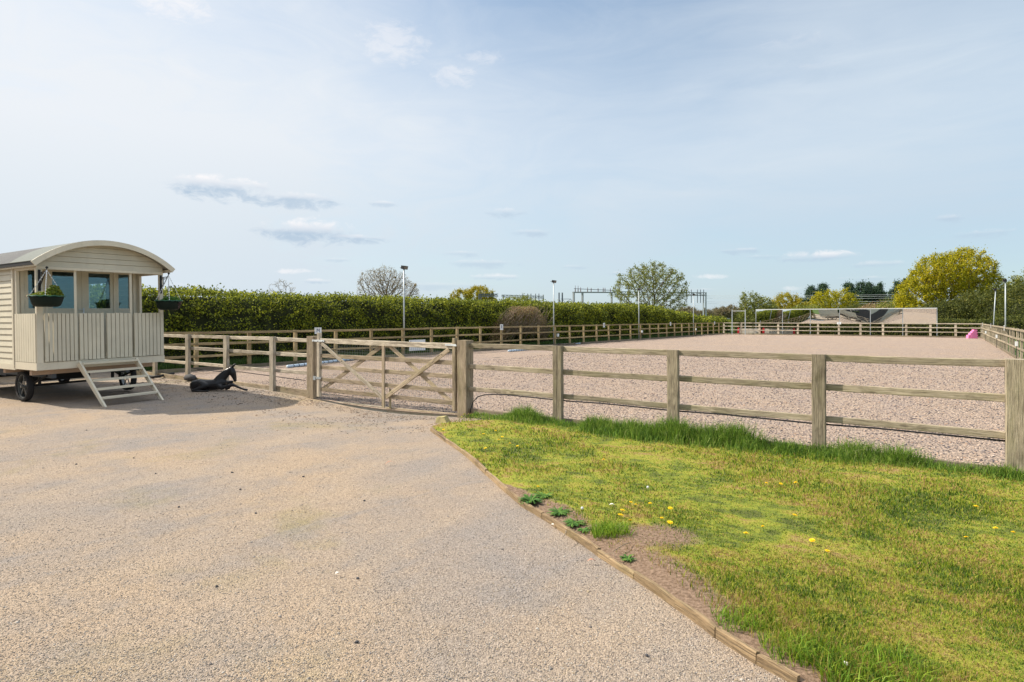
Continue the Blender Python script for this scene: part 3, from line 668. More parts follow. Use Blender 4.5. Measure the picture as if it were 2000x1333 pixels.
# ------------------------------------------------------------------ gate posts, gate, sill
def gate_post(u0, label, w=0.21, z0=-0.35, z1=1.254):
    t = thing('gate_post', (u0+w/2, VN+0.1, 0), label, 'gate post')
    beam('post', (u0+w/2, VN+0.105, z0), (u0+w/2, VN+0.105, z1), w, 0.2, 'gate_wood', t, t.location, up=(0,1,0), seg=9, jit=0.003, ch=0.01); return t
gp1 = gate_post(-11.08, 'square timber gate post on the hinge side, next to the letter M marker', 0.225)
gp2 = gate_post(-6.876, 'square timber gate post with the mossy block at its foot', 0.208)
GV = VN+0.045; G0 = -10.745; G1 = -6.93
gt = thing('field_gate', (G0, GV, 0), 'weathered five bar timber gate with crossed braces and wire netting', 'gate'); org = gt.location
def gz(u, zl, zr): return zl + (zr-zl)*(u-G0)/(G1-G0)
def gb(name, ua, za, ub, zb, w, t, v=0.0, mat='gate_wood', **k): return beam(name, (ua, GV+v, za), (ub, GV+v, zb), t, w, mat, gt, org, seg=k.get('seg', 10), jit=0.0022, ch=0.005)
gb('top_rail', G0+0.10, 1.165, G1-0.02, 1.150, 0.095, 0.05, 0, 'pale_wood')
for z in (0.862, 0.622, 0.372, 0.165): gb('rail', G0+0.10, z-0.01, G1-0.05, z, 0.078, 0.022, 0.005)
beam('hinge_stile', (G0+0.05, GV, 0.0), (G0+0.05, GV, 1.33), 0.10, 0.075, 'pale_wood', gt, org, up=(0,1,0), ch=0.015)
beam('latch_stile', (G1-0.03, GV, 0.03), (G1-0.03, GV, 1.29), 0.075, 0.07, 'gate_wood', gt, org, up=(0,1,0), ch=0.012)
UM = (G0+G1)/2+0.12
beam('centre_upright', (UM, GV-0.030, -0.06), (UM, GV-0.030, 1.115), 0.075, 0.028, 'gate_wood', gt, org, up=(0,1,0))
beam('drop_bolt', (UM+0.12, GV+0.03, -0.07), (UM+0.12, GV+0.03, 0.30), 0.04, 0.03, 'gate_wood', gt, org, up=(0,1,0))
def brace(ua, za, ub, zb, v, mat='gate_wood'): beam('brace', (ua, GV+v, za), (ub, GV+v, zb), 0.022, 0.078, mat, gt, org, up=(0,0,1), seg=8)
brace(G0+0.16, 1.11, UM-0.045, 0.13, -0.0205, 'pale_wood'); brace(UM+0.045, 0.13, G1-0.14, 1.09, -0.0205)
brace(G0+0.14, 0.16, UM-0.10, 1.10, 0.029); brace(UM+0.12, 1.10, G1-0.12, 0.16, 0.029)
mb = MB()
x = G0+0.1
while x < G1-0.06: mb.box(x-0.0012, x+0.0012, GV+0.043, GV+0.0454, 0.0, 1.1); x += 0.05
z = 0.0
while z < 1.1: mb.box(G0+0.1, G1-0.06, GV+0.0455, GV+0.0478, z-0.0012, z+0.0012); z += 0.05
for p in range(len(mb.v)): mb.v[p] = (mb.v[p][0]-org[0], mb.v[p][1]-org[1], mb.v[p][2])
mb.build('wire_netting', 'wire', gt)
for (f_, side) in ((0.1, 0), (0.35, 0), (0.62, 0), (0.88, 0), (0.12, 1), (0.4, 1), (0.66, 1), (0.9, 1)):
    if side == 0: bu, bz = G0+0.16+(UM-0.045-G0-0.16)*f_, 1.11+(0.13-1.11)*f_
    else: bu, bz = UM+0.045+(G1-0.14-UM-0.045)*f_, 0.13+(1.09-0.13)*f_
    MB().lathe([(0.008, 0), (0.008, -0.006), (0.003, -0.008)], 8, 'y', (bu-org[0], -0.031, bz)).build('bolt', 'black_iron', gt)
hg = MB(); 
hg.box(-0.14, 0.26, -0.040, -0.032, 1.145, 1.185)
for hx in (-0.10, 0.04, 0.20): hg.lathe([(0.012, 0), (0.012, -0.008), (0.004, -0.011)], 8, 'y', (hx, -0.040, 1.165))
hg.build('hinge', 'galv_white', gt)
lg = MB(); lg.box(0.0, 0.16, -0.048, -0.040, 0.37, 0.41); lg.box(-0.10, -0.03, -0.044, -0.02, 0.34, 0.42); lg.build('hinge', 'galv', gt)
lt = MB(); lt.box(G1-G0-0.22, G1-G0+0.03, -0.040, -0.034, 1.155, 1.185); lt.box(G1-G0-0.02, G1-G0+0.05, -0.05, -0.04, 1.15, 1.17); lt.build('latch', 'galv_white', gt)
sl = thing('timber_sill', (G0, VN+0.12, -0.1), 'long timber sill lying on the gravel under the gate', 'sill')
beam('board', (G0+0.02, VN+0.12, -0.135), (UM, VN+0.12, -0.125), 0.05, 0.13, 'pale_wood', sl, sl.location, seg=8); beam('board', (UM+0.004, VN+0.12, -0.125), (G1+0.05, VN+0.12, -0.085), 0.05, 0.13, 'gate_wood', sl, sl.location, seg=8)

# block by the gate post
bp = G(866, 826, -0.06)
blk = MB(); blk.quadbox([(-0.12,-0.07,0),(0.12,-0.07,0),(0.12,0.07,0),(-0.12,0.07,0),(-0.09,-0.035,0.115),(0.055,-0.035,0.115),(0.055,0.05,0.12),(-0.09,0.05,0.115)])
o = blk.build('stone_block', 'block', loc=(bp.x, bp.y, gf(bp.x, bp.y)-0.01)); o.rotation_euler = (0.05, -0.12, R(8)); tag(o, 'small mossy yellow block on the gravel by the gate post', 'block')

# cables
def cable(label, pts, r=0.012, mat='black'):
    o = MB().tube(pts, r, 8).build('cable', mat, smooth=True); return tag(o, label, 'cable')
pc = [(-6.62, VR-0.03, -0.02), (-6.60, VR-0.03, 0.10), (-6.55, VR-0.03, 0.22), (-6.45, VR-0.03, 0.31), (-6.30, VR-0.03, 0.355), (-6.1, VR-0.01, 0.375)]
for k in range(12): pc.append((-5.9+k*0.58, VR+0.01, 0.383-0.006*(k % 3)))
cable('black cable pinned under the lowest rail right of the gate', pc, 0.010)
pc = [(-17.3+0.25*k, VR+0.06, 0.42-0.10*math.sin(min(1, k/14)*math.pi)*0.7-0.012*k*0.45) for k in range(25)]
cable('thin dark cord sagging along the fence behind the foal', pc, 0.008)
pp = [G(286, 735, 0.02), G(300, 738, 0.03), G(312, 737, 0.04), G(325, 733, 0.05), G(340, 731, 0.05)]
cable('short black pipe on the ground beside the hut', [tuple(p+Vector((0,0,0.02))) for p in pp], 0.035)
sp_ = G(372, 744, 0.02)
sb = MB().lathe([(0.01,0),(0.16,0.02),(0.19,0.09),(0.14,0.16),(0.03,0.19)], 12).build('stone', 'stone_dark', smooth=True, loc=(sp_.x, sp_.y, sp_.z)); sb.scale = (1.2, 0.7, 0.9)
tag(sb, 'dark rounded lump at the foot of the fence post behind the foal', 'stone')

# ------------------------------------------------------------------ shepherd hut
Cc = W(-8.74, 11.25, 0)
hut = thing('shepherd_hut', Cc, 'cream painted wooden hut on wheels with curved felt roof and front porch', 'hut')
ax = Vector((-Cc.x, -Cc.y, 0)).normalized()
hm = Matrix.Translation(Cc) @ Matrix.Rotation(R(0.8), 4, ax) @ Matrix.Rotation(math.atan2(0.0697, 0.9976), 4, 'Z')
hut.matrix_basis = hm
HWd = 2.31; BX = -0.95; BK = -5.4
def hp(mb_, name, mat, parent=hut, smooth=False): return mb_.build(name, mat, parent, smooth)
EZ = 2.66; RISE = 0.46; RR = (1.235**2+RISE**2)/(2*RISE)
def archz(y, off=0.0):      # underside of the roof
    c = HWd/2; return EZ - off + math.sqrt(max(0, RR**2-(y-c)**2)) - (RR-RISE)
def arch_strip(x0, x1, th, yo0, yo1, off, n=28):
    mb_ = MB(); rows = []
    for k in range(n+1):
        y = yo0+(yo1-yo0)*k/n; z = archz(y, off); ny = (y-HWd/2)/RR; nz = math.sqrt(1-ny*ny)
        b = len(mb_.v); rows.append(b); mb_.v += [(x0, y, z), (x1, y, z), (x1, y+ny*th, z+nz*th), (x0, y+ny*th, z+nz*th)]
    for k in range(n):
        a, b = rows[k], rows[k+1]
        for q in ((0,1),(1,2),(2,3),(3,0)): mb_.f.append((a+q[0], a+q[1], b+q[1], b+q[0]))
    mb_.f.append((rows[0], rows[0]+1, rows[0]+2, rows[0]+3)); mb_.f.append((rows[-1]+3, rows[-1]+2, rows[-1]+1, rows[-1])); return mb_
hp(arch_strip(BK-0.15, BX+0.1, 0.035, -0.08, HWd+0.08, 0.0), 'roof', 'felt')
hp(arch_strip(BX+0.103, 0.20, 0.037, -0.08, HWd+0.08, 0.0), 'porch_roof', 'felt_pale')
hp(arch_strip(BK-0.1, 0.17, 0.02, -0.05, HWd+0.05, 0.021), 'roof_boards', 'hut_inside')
hp(arch_strip(0.203, 0.228, 0.10, -0.085, HWd+0.085, 0.068), 'fascia', 'hut_trim')
for (yy0, yy1) in ((-0.075, -0.055), (HWd+0.055, HWd+0.075)): hp(MB().box(BK-0.1, 0.20, yy0, yy1, EZ-0.075, EZ-0.012), 'eaves_board', 'hut_trim')
hp(MB().box(BK-0.15, 0.20, -0.094, -0.081, EZ-0.05, EZ+0.03), 'drip_edge', 'black'); hp(MB().box(BK-0.15, 0.20, HWd+0.081, HWd+0.094, EZ-0.05, EZ+0.03), 'drip_edge', 'black')
# gable boards above the porch opening
GB0 = 2.60
zb = GB0+0.0; k = 0
mbg = MB()
while zb < EZ+RISE-0.03:
    z1 = zb+0.098; ha = lambda z: math.sqrt(max(0, RR**2-(z-(EZ-0.022)+(RR-RISE))**2)) if z > EZ-0.022 else HWd/2
    hb, ht = min(ha(zb), HWd/2-0.005), min(ha(min(z1, EZ+RISE-0.023)), HWd/2-0.005); z1 = min(z1, EZ+RISE-0.023); c = HWd/2
    mbg.quadbox([(-0.045,c-hb,zb),(0.012,c-hb,zb),(0.012,c+hb,zb),(-0.045,c+hb,zb),(-0.045,c-ht,z1),(-0.003,c-ht,z1),(-0.003,c+ht,z1),(-0.045,c+ht,z1)])
    zb += 0.104
hp(mbg, 'gable', 'hut_paint')
hp(MB().box(-0.05, 0.018, 0.0, HWd, GB0-0.055, GB0-0.002), 'header', 'hut_trim')
for yy in (0.0, HWd-0.05): hp(MB().box(BX, -0.052, yy, yy+0.05, GB0-0.055, GB0+0.02), 'header', 'hut_trim')
# deck and skirt
hp(MB().box(BX+0.002, -0.03, 0.03, HWd-0.03, 0.765, 0.805), 'deck', 'hut_trim')
hp(MB().box(-0.028, 0.004, -0.012, HWd+0.012, 0.666, 0.805), 'skirt', 'hut_trim')
hp(MB().box(BX+0.02, -0.030, -0.012, 0.016, 0.666, 0.805), 'skirt', 'hut_trim'); hp(MB().box(BX+0.02, -0.030, HWd-0.016, HWd+0.012, 0.666, 0.805), 'skirt', 'hut_trim')
hp(MB().box(BK, BX+0.018, -0.012, 0.016, 0.645, 0.745), 'skirt', 'hut_trim')
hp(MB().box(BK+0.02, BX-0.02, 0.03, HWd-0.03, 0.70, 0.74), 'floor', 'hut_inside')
for xx in (-0.42, -1.62, -3.6): hp(MB().box(xx-0.05, xx+0.05, 0.05, HWd-0.05, 0.555, 0.662), 'cross_beam', 'primer')
for yy in (0.45, 1.80): hp(MB().box(BK+0.1, -0.48, yy-0.04, yy+0.04, 0.46, 0.553), 'chassis_beam', 'dark_steel')
# posts
PW = 0.062
for (yy, w_) in ((0.0, 0.10), (0.635, 0.042), (1.65, 0.042), (HWd-0.075, 0.075)):
    hp(MB().box(-0.05, 0.006 if w_ > 0.05 else -0.038, yy, yy+w_, 0.806, GB0-0.056), 'porch_post', 'hut_trim')
hp(MB().box(BX+0.03, BX+0.09, 0.0, 0.05, 0.806, GB0-0.056), 'porch_post', 'hut_trim'); hp(MB().box(BX+0.03, BX+0.09, HWd-0.05, HWd, 0.806, GB0-0.056), 'porch_post', 'hut_trim')
# balustrades of upright boards
def slats(y0, y1, n, name, x=0.008, gap=0.013):
    mb_ = MB(); w_ = (y1-y0)/n
    for k in range(n): mb_.box(x-0.022, x+0.016, y0+k*w_+gap/2, y0+(k+1)*w_-gap/2, 0.818+random.uniform(-.003,.003), 1.722+random.uniform(-.004,.004))
    mb_.box(x-0.040, x-0.023, y0+0.004, y1-0.004, 0.84, 0.93); mb_.box(x-0.040, x-0.023, y0+0.004, y1-0.004, 1.60, 1.69)
    return hp(mb_, name, 'hut_paint')
slats(0.115, 0.665, 8, 'balustrade'); slats(1.70, HWd-0.005, 8, 'balustrade')
slats(0.69, 1.13, 6, 'porch_gate', 0.004); slats(1.18, 1.66, 6, 'porch_gate', 0.004)
for (ya, yb) in ((-0.014, 0.004), (HWd-0.004, HWd+0.014)):
    mb_ = MB(); n = 9; w_ = (-0.02-(BX+0.03))/n
    for k in range(n): mb_.box(BX+0.03+k*w_+0.006, BX+0.03+(k+1)*w_-0.006, ya, yb, 0.812, 1.722)
    yi = 0.006 if ya < 0 else HWd-0.03
    mb_.box(BX+0.09, -0.05, yi, yi+0.02, 0.90, 0.97); mb_.box(BX+0.09, -0.05, yi, yi+0.02, 1.58, 1.65)
    hp(mb_, 'balustrade', 'hut_paint')
# side walls: lapped boards
def lapped(y, out, x0, x1, z0, z1, name, hole=None):
    mb_ = MB(); z = z0; bh = 0.116
    while z < z1-0.01:
        zt = min(z+bh, z1)
        parts = [(x0, x1)] if not (hole and z+bh > hole[2] and z < hole[3]) else [(x0, hole[0]), (hole[1], x1)]
        for (a, b) in parts:
            yo, yi2 = y+out*0.022, y-out*0.02
            ys = sorted((yo, yi2)); 
            mb_.quadbox([(a, y+out*0.022, z), (b, y+out*0.022, z), (b, y-out*0.02, z), (a, y-out*0.02, z), (a, y+out*0.006, zt-0.004), (b, y+out*0.006, zt-0.004), (b, y-out*0.02, zt-0.004), (a, y-out*0.02, zt-0.004)])
        z += bh
    return hp(mb_, name, 'hut_paint')
lapped(0.022, -1, BK, BX-0.062, 0.748, EZ-0.01, 'side_wall')
lapped(HWd-0.022, 1, BK, BX-0.002, 0.748, EZ-0.01, 'side_wall', hole=(-3.3, -2.35, 1.55, 2.45))
hp(MB().box(BX-0.06, BX-0.002, -0.024, 0.05, 0.70, EZ-0.02), 'corner_board', 'hut_trim')
# back end wall
mbk = MB(); mbk.box(BK-0.03, BK, 0.03, HWd-0.03, 0.75, EZ-0.03); 
for k in range(20):
    ya = 0.03+(HWd-0.06)*k/20; yb = 0.03+(HWd-0.06)*(k+1)/20
    mbk.quadbox([(BK-0.03,ya,EZ-0.028),(BK,ya,EZ-0.028),(BK,yb,EZ-0.028),(BK-0.03,yb,EZ-0.028),(BK-0.03,ya,max(archz(ya)-0.022,EZ-0.02)),(BK,ya,max(archz(ya)-0.022,EZ-0.02)),(BK,yb,max(archz(yb)-0.022,EZ-0.02)),(BK-0.03,yb,max(archz(yb)-0.022,EZ-0.02))])
hp(mbk, 'end_wall', 'hut_paint')
mbw = MB(); mbw.box(-3.33, -2.32, HWd-0.045, HWd+0.012, 1.50, 1.55); mbw.box(-3.33, -2.32, HWd-0.045, HWd+0.012, 2.45, 2.5); mbw.box(-3.33, -3.28, HWd-0.044, HWd+0.011, 1.551, 2.449); mbw.box(-2.37, -2.32, HWd-0.044, HWd+0.011, 1.551, 2.449)
wf_ = hp(mbw, 'window', 'hut_trim'); MB().box(-3.279, -2.371, HWd-0.02, HWd-0.014, 1.552, 2.448).build('pane', 'glass', wf_)
# porch back wall: stacked log ends, frames, narrow windows, double doors
x = BX
mbl = MB(); z = 0.81
while z < EZ+0.28:
    for (ya, yb) in ((0.052, 0.088), (0.150, 0.178), (HWd-0.088, HWd-0.052), (HWd-0.178, HWd-0.150)):
        if z < EZ-0.05: mbl.box(x-0.05, x+0.006, ya, yb, z, z+0.108)
    z += 0.114
mbl.box(x-0.05, x-0.012, 0.0, 0.20, 0.81, EZ-0.02); mbl.box(x-0.05, x-0.012, HWd-0.2, HWd, 0.81, EZ-0.02)
# lintel with arched top
n = 20
for k in range(n):
    ya = 0.02+(HWd-0.04)*k/n; yb = 0.02+(HWd-0.04)*(k+1)/n; za, zc = archz(ya)-0.03, archz(yb)-0.03
    mbl.quadbox([(x-0.04,ya,2.63),(x-0.002,ya,2.63),(x-0.002,yb,2.63),(x-0.04,yb,2.63),(x-0.04,ya,max(za,2.64)),(x-0.002,ya,max(za,2.64)),(x-0.002,yb,max(zc,2.64)),(x-0.04,yb,max(zc,2.64))])
hp(mbl, 'porch_wall', 'hut_paint')
hp(MB().box(x-0.03, x+0.022, 0.092, 0.146, 0.81, 2.628), 'door_frame', 'hut_trim'); hp(MB().box(x-0.03, x+0.022, HWd-0.146, HWd-0.092, 0.81, 2.628), 'door_frame', 'hut_trim')
GZ0, GZ1 = 1.83, 2.57
def leaf(name, y0, y1, gy0, gy1, xo=0.0):
    mb_ = MB(); xa, xb = x-0.03+xo, x+0.004+xo
    mb_.box(xa, xb, y0, gy0, 0.81, 2.625); mb_.box(xa, xb, gy1, y1, 0.81, 2.625); mb_.box(xa, xb-0.001, gy0, gy1, 0.81, GZ0); mb_.box(xa, xb-0.001, gy0, gy1, GZ1, 2.625)
    f_ = hp(mb_, name, 'hut_paint')
    MB().box(xa+0.012, xa+0.018, gy0, gy1, GZ0, GZ1).build('pane', 'glass', f_); return f_
leaf('window', 0.18, 0.50, 0.225, 0.44); leaf('window', HWd-0.50, HWd-0.18, HWd-0.44, HWd-0.225)
hp(MB().box(x-0.03, x+0.018, 0.502, 0.545, 0.81, 2.625), 'door_frame', 'hut_trim'); hp(MB().box(x-0.03, x+0.018, HWd-0.545, HWd-0.502, 0.81, 2.625), 'door_frame', 'hut_trim')
d1 = leaf('door', 0.548, 1.150, 0.63, 1.03); d2 = leaf('door', 1.154, HWd-0.548, 1.285, 1.70)
hn = MB().box(x+0.005, x+0.012, 1.165, 1.195, 1.72, 1.84); hn.tube([(x+0.012,1.18,1.80),(x+0.045,1.18,1.80),(x+0.045,1.08,1.80)], 0.008, 6); hn.build('handle', 'galv_white', d2)
# inner linings so the room reads dark behind the glass
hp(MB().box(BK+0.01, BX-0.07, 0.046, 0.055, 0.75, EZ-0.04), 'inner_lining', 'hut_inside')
# steps
sx0, sx1 = 0.03, 1.02; sz0 = 0.775
for yy in (0.66, 1.70):
    mb_ = MB(); mb_.quadbox([(sx0-0.02,yy-0.018,sz0-0.06),(sx0+0.06,yy-0.018,sz0+0.02),(sx0+0.06,yy+0.018,sz0+0.02),(sx0-0.02,yy+0.018,sz0-0.06),(sx1-0.055,yy-0.018,-0.02),(sx1+0.05,yy-0.018,-0.02),(sx1+0.05,yy+0.018,-0.02),(sx1-0.055,yy+0.018,-0.02)])
    mb_.f = mb_.f; stp = hp(mb_, 'stringer', 'hut_trim')
for k in range(5):
    zt = 0.765-0.155*k; xc = sx0+0.085+(sx1-sx0)*(0.765-zt)/0.80*0.98
    hp(MB().box(xc-0.085, xc+0.075, 0.679, 1.681, zt-0.034, zt), 'tread', 'hut_trim')
# wheels
def wheel(xc, yc, sgn, rad=0.295):
    w = bpy.data.objects.new('wheel', None); C.objects.link(w); w.parent = hut; w.location = (xc, yc, rad+0.005)
    MB().lathe([(rad-0.055,-0.05),(rad-0.008,-0.055),(rad,-0.035),(rad,0.035),(rad-0.008,0.055),(rad-0.055,0.05),(rad-0.055,-0.05)], 36, 'y', caps=False).build('tyre', 'tyre', w, True)
    MB().lathe([(rad-0.075,-0.03),(rad-0.054,-0.034),(rad-0.054,0.034),(rad-0.075,0.03),(rad-0.075,-0.03)], 36, 'y', caps=False).build('rim', 'rim', w, True)
    sp = MB().lathe([(0.0,-0.07),(0.03,-0.065),(0.035,0.05),(0.0,0.055)], 14, 'y')
    for k in range(5):
        a = 2*math.pi*k/5+0.3; sp.bar((0.02*math.cos(a), -0.01, 0.02*math.sin(a)), ((rad-0.06)*math.cos(a), -0.01, (rad-0.06)*math.sin(a)), 0.022, 0.014, up=(0,1,0))
    sp.build('spokes', 'rim', w)
for xx in (-1.12, -4.2):
    wheel(xx, 0.20, -1); wheel(xx, HWd-0.20, 1)
    hp(MB().tube([(xx, 0.14, 0.30), (xx, HWd-0.14, 0.30)], 0.022, 8), 'axle', 'black_iron')
    for yy in (0.45, 1.80): hp(MB().box(xx-0.03, xx+0.03, yy-0.02, yy+0.02, 0.30, 0.46), 'axle_hanger', 'black_iron')
    hp(MB().tube([(xx+0.03, 0.33, 0.31), (xx+0.32, 0.45, 0.52)], 0.012, 6), 'brace', 'black_iron')
for yy in (0.2, HWd-0.2):
    hp(MB().tube([(-0.45, yy+0.12*(1 if yy < 1 else -1), 0.52), (-1.12, yy+0.12*(1 if yy < 1 else -1), 0.33), (-1.75, yy+0.12*(1 if yy < 1 else -1), 0.52)], 0.02, 6), 'leaf_spring', 'black_iron')
hp(MB().box(-2.6, -1.9, 0.6, 1.7, 0.30, 0.60), 'under_shade_box', 'black_iron'); hp(MB().box(-4.9, -2.9, 0.5, 1.8, 0.40, 0.62), 'under_shade_box', 'dark_steel')  # dark boxes added beneath the hut to deepen the shade there
# iron brackets
def bracket(yc):
    mb_ = MB(); zt = 2.50
    mb_.box(0.008, 0.022, yc-0.02, yc+0.02, zt-0.36, zt+0.03)
    mb_.tube([(0.02,yc,zt-0.02),(0.30,yc,zt-0.01)], 0.007, 6); mb_.tube([(0.02,yc,zt-0.30),(0.33,yc,zt+0.04)], 0.010, 6)
    mb_.tube([(0.12,yc,zt-0.02),(0.12,yc,zt-0.19)], 0.008, 6)
    mb_.lathe([(0.002,-0.025),(0.022,-0.01),(0.022,0.01),(0.002,0.025)], 10, 'z', (0.33, yc, zt+0.055))
    for (cx, cz, r_) in ((0.09, zt-0.055, 0.022), (0.17, zt-0.05, 0.02), (0.23, zt-0.04, 0.016), (0.07, zt-0.2, 0.02)):
        mb_.tube([(cx+r_*math.cos(t*math.pi/4), yc, cz+r_*math.sin(t*math.pi/4)) for t in range(8)], 0.005, 5)
    hp(mb_, 'bracket', 'black_iron')
bracket(0.05); bracket(HWd-0.05)
def basket(yc, label, rad, plants, ztop_):
    tip = hm @ Vector((0.325, yc, 2.53)); base = Vector((tip.x, tip.y, tip.z-ztop_))
    t = thing('hanging_basket', base, label, 'hanging basket', None)
    dz = 0.19
    MB().lathe([(0.02,-dz),(rad*0.62,-dz),(rad*0.80,-dz*0.86),(rad*0.90,-dz*0.5),(rad*0.95,-dz*0.2),(rad,0.0),(rad*0.95,0.0),(rad*0.9,-0.03),(0.02,-0.035)], 28).build('bowl', 'green_plastic', t, True)
    mb_ = MB(); pts = []
    for k in range(49):
        a = 2*math.pi*k/48; pts.append((math.cos(a)*(rad+0.01), math.sin(a)*(rad+0.01), 0.004+0.006*math.sin(a*12)))
    mb_.tube(pts, 0.009, 6, caps=False); mb_.build('scalloped_rim', 'green_rim', t)
    topz = tip.z-base.z-0.02
    for k in range(4):
        a = math.pi/4+k*math.pi/2+0.4; p0 = Vector((0,0,topz)); p1 = Vector((math.cos(a)*rad*0.96, math.sin(a)*rad*0.96, 0.01)); mb_ = MB(); n = 22
        for j in range(n):
            q0 = p0.lerp(p1, j/n); q1 = p0.lerp(p1, (j+0.85)/n); mb_.bar(q0, q1, 0.015 if j % 2 else 0.006, 0.006 if j % 2 else 0.015)
        mb_.build('chain', 'chain', t)
    for (nm, mat, n, cx, cy, r_, hz, sz) in plants:
        a = rng.uniform(0, 2*np.pi, n); q = np.sqrt(rng.uniform(0, 1, n))*r_
        P_ = np.stack([cx+q*np.cos(a), cy+q*np.sin(a), 0.0+rng.uniform(0, 1, n)*hz*np.clip(1.15-(q/r_)**2, 0.1, 1)], 1)
        quads(nm, rot_leaves(P_, sz), mat, t)
    return t
cr = Vector((RX, RY, 0))    # screen right
basket(0.05, 'dark green hanging basket with bright foliage and pale blooms', 0.262, [('foliage','basket_green',1300,0.13*RX,0.13*RY,0.14,0.20,0.022),('foliage','basket_green',900,0,0,0.25,0.09,0.02),('blooms','basket_bloom',170,-0.03*RX,-0.03*RY,0.19,0.10,0.020),('trailing_stem','basket_bloom',30,-0.32*RX,-0.32*RY,0.06,0.05,0.014)], 0.50)
basket(HWd-0.05, 'dark green hanging basket with withered sparse plants', 0.245, [('foliage','weed',600,0.06*RX,0.06*RY,0.20,0.10,0.02),('withered_stem','withered',120,0.20*RX,0.20*RY,0.07,-0.16,0.02)], 0.56)

# ------------------------------------------------------------------ foal statue
# local x to the viewer's right, y away, z up; each chain: (x, y, z, radius, sideways factor)
FCH = [[(0.11,0,0.135,0.120,0.95),(0.21,0,0.150,0.130,1.0),(0.34,0,0.140,0.122,1.0),(0.48,0,0.145,0.122,0.95),(0.60,0,0.155,0.132,0.88),(0.69,0,0.190,0.122,0.75)],
       [(0.60,0,0.19,0.122,0.75),(0.665,0,0.27,0.118,0.62),(0.750,0,0.368,0.098,0.60),(0.825,0,0.437,0.082,0.62),(0.900,0,0.480,0.070,0.75)],
       [(0.900,0,0.485,0.075,0.8),(0.93,0,0.420,0.080,0.78),(0.960,0,0.345,0.060,0.75),(0.982,0,0.275,0.043,0.8),(0.985,0,0.245,0.040,0.85)],
       [(0.66,-0.07,0.12,0.062,0.8),(0.73,-0.10,0.085,0.050,0.9),(0.86,-0.11,0.120,0.042,0.9),(0.985,-0.12,0.150,0.037,1),(1.06,-0.12,0.118,0.026,1),(1.14,-0.12,0.08,0.025,1),(1.20,-0.12,0.055,0.023,1),(1.25,-0.12,0.040,0.026,1),(1.29,-0.12,0.034,0.026,1)],
       [(0.68,0.07,0.13,0.06,0.8),(0.78,0.10,0.18,0.042,0.9),(0.865,0.13,0.20,0.032,1),(0.86,0.12,0.12,0.020,1),(0.80,0.12,0.04,0.020,1),(0.74,0.12,0.03,0.024,1)],
       [(0.28,-0.08,0.15,0.095,0.7),(0.37,-0.10,0.14,0.07,0.8),(0.30,-0.13,0.10,0.05,0.8),(0.20,-0.145,0.065,0.036,0.9),(0.11,-0.15,0.032,0.030,0.9),(0.20,-0.16,0.022,0.020,1),(0.34,-0.16,0.020,0.020,1),(0.44,-0.16,0.022,0.025,1)],
       [(0.20,0.08,0.13,0.09,0.7),(0.36,0.14,0.07,0.05,0.9),(0.46,0.17,0.03,0.025,1)],
       [(0.02,0.0,0.17,0.035,0.8),(0.0,0.02,0.09,0.03,0.9),(0.02,0.05,0.03,0.03,1)]]
def foal_body(parent):
    mb_ = MB()
    for ch in FCH:
        for i in range(len(ch)-1):
            a_, b_ = ch[i], ch[i+1]; L_ = math.dist(a_[:3], b_[:3]); n_ = max(2, int(L_/0.018))
            for j in range(n_+1):
                q = j/n_; x_, y_, z_, r_, f_ = (a_[k]+(b_[k]-a_[k])*q for k in range(5))
                mb_.lathe([(r_*math.sin(t_*math.pi/7)+1e-4, -r_*math.cos(t_*math.pi/7)) for t_ in range(8)], 12, 'z', (0, 0, 0), caps=True)
                base = len(mb_.v)-8*12
                for k in range(base, len(mb_.v)): p_ = mb_.v[k]; mb_.v[k] = (p_[0]+x_, p_[1]*f_+y_, max(p_[2]+z_, 0.0))
    me = bpy.data.meshes.new('body'); me.from_pydata(mb_.v, [], mb_.f); o = bpy.data.objects.new('body', me); C.objects.link(o)
    md = o.modifiers.new('remesh', 'REMESH'); md.mode = 'VOXEL'; md.voxel_size = 0.0075; sm = o.modifiers.new('smooth', 'SMOOTH'); sm.factor = 0.5; sm.iterations = 4
    dg = bpy.context.evaluated_depsgraph_get(); nm = bpy.data.meshes.new_from_object(o.evaluated_get(dg)); o.modifiers.clear(); o.data = nm
    nm.materials.clear(); nm.materials.append(MAT['bronze']); nm.polygons.foreach_set('use_smooth', [True]*len(nm.polygons)); o.parent = parent; return o
fp = G(373, 766, 0.0); fp.z = gf(fp.x, fp.y)
foal = thing('foal_statue', fp, 'black foal statue lying on the gravel with its foreleg stretched forward', 'statue')
foal.rotation_euler = (0, 0, math.atan2(RY, RX)+R(4)); foal.scale = (0.97, 0.97, 0.97)
foal_body(foal)
for sy_ in (-0.034, 0.034):
    MB().tube([(0.925, sy_*0.8, 0.53), (0.95, sy_, 0.57), (0.972, sy_*1.05, 0.60), (0.99, sy_*1.05, 0.628)], [0.016, 0.019, 0.014, 0.003], 8).build('ear', 'bronze', foal, True)
mn = MB(); mn.tube([(0.90,0,0.545),(0.84,0,0.50),(0.765,0,0.44),(0.69,0,0.37),(0.60,0,0.31)], [0.010,0.014,0.014,0.013,0.006], 6); mn.build('mane', 'bronze', foal, True)

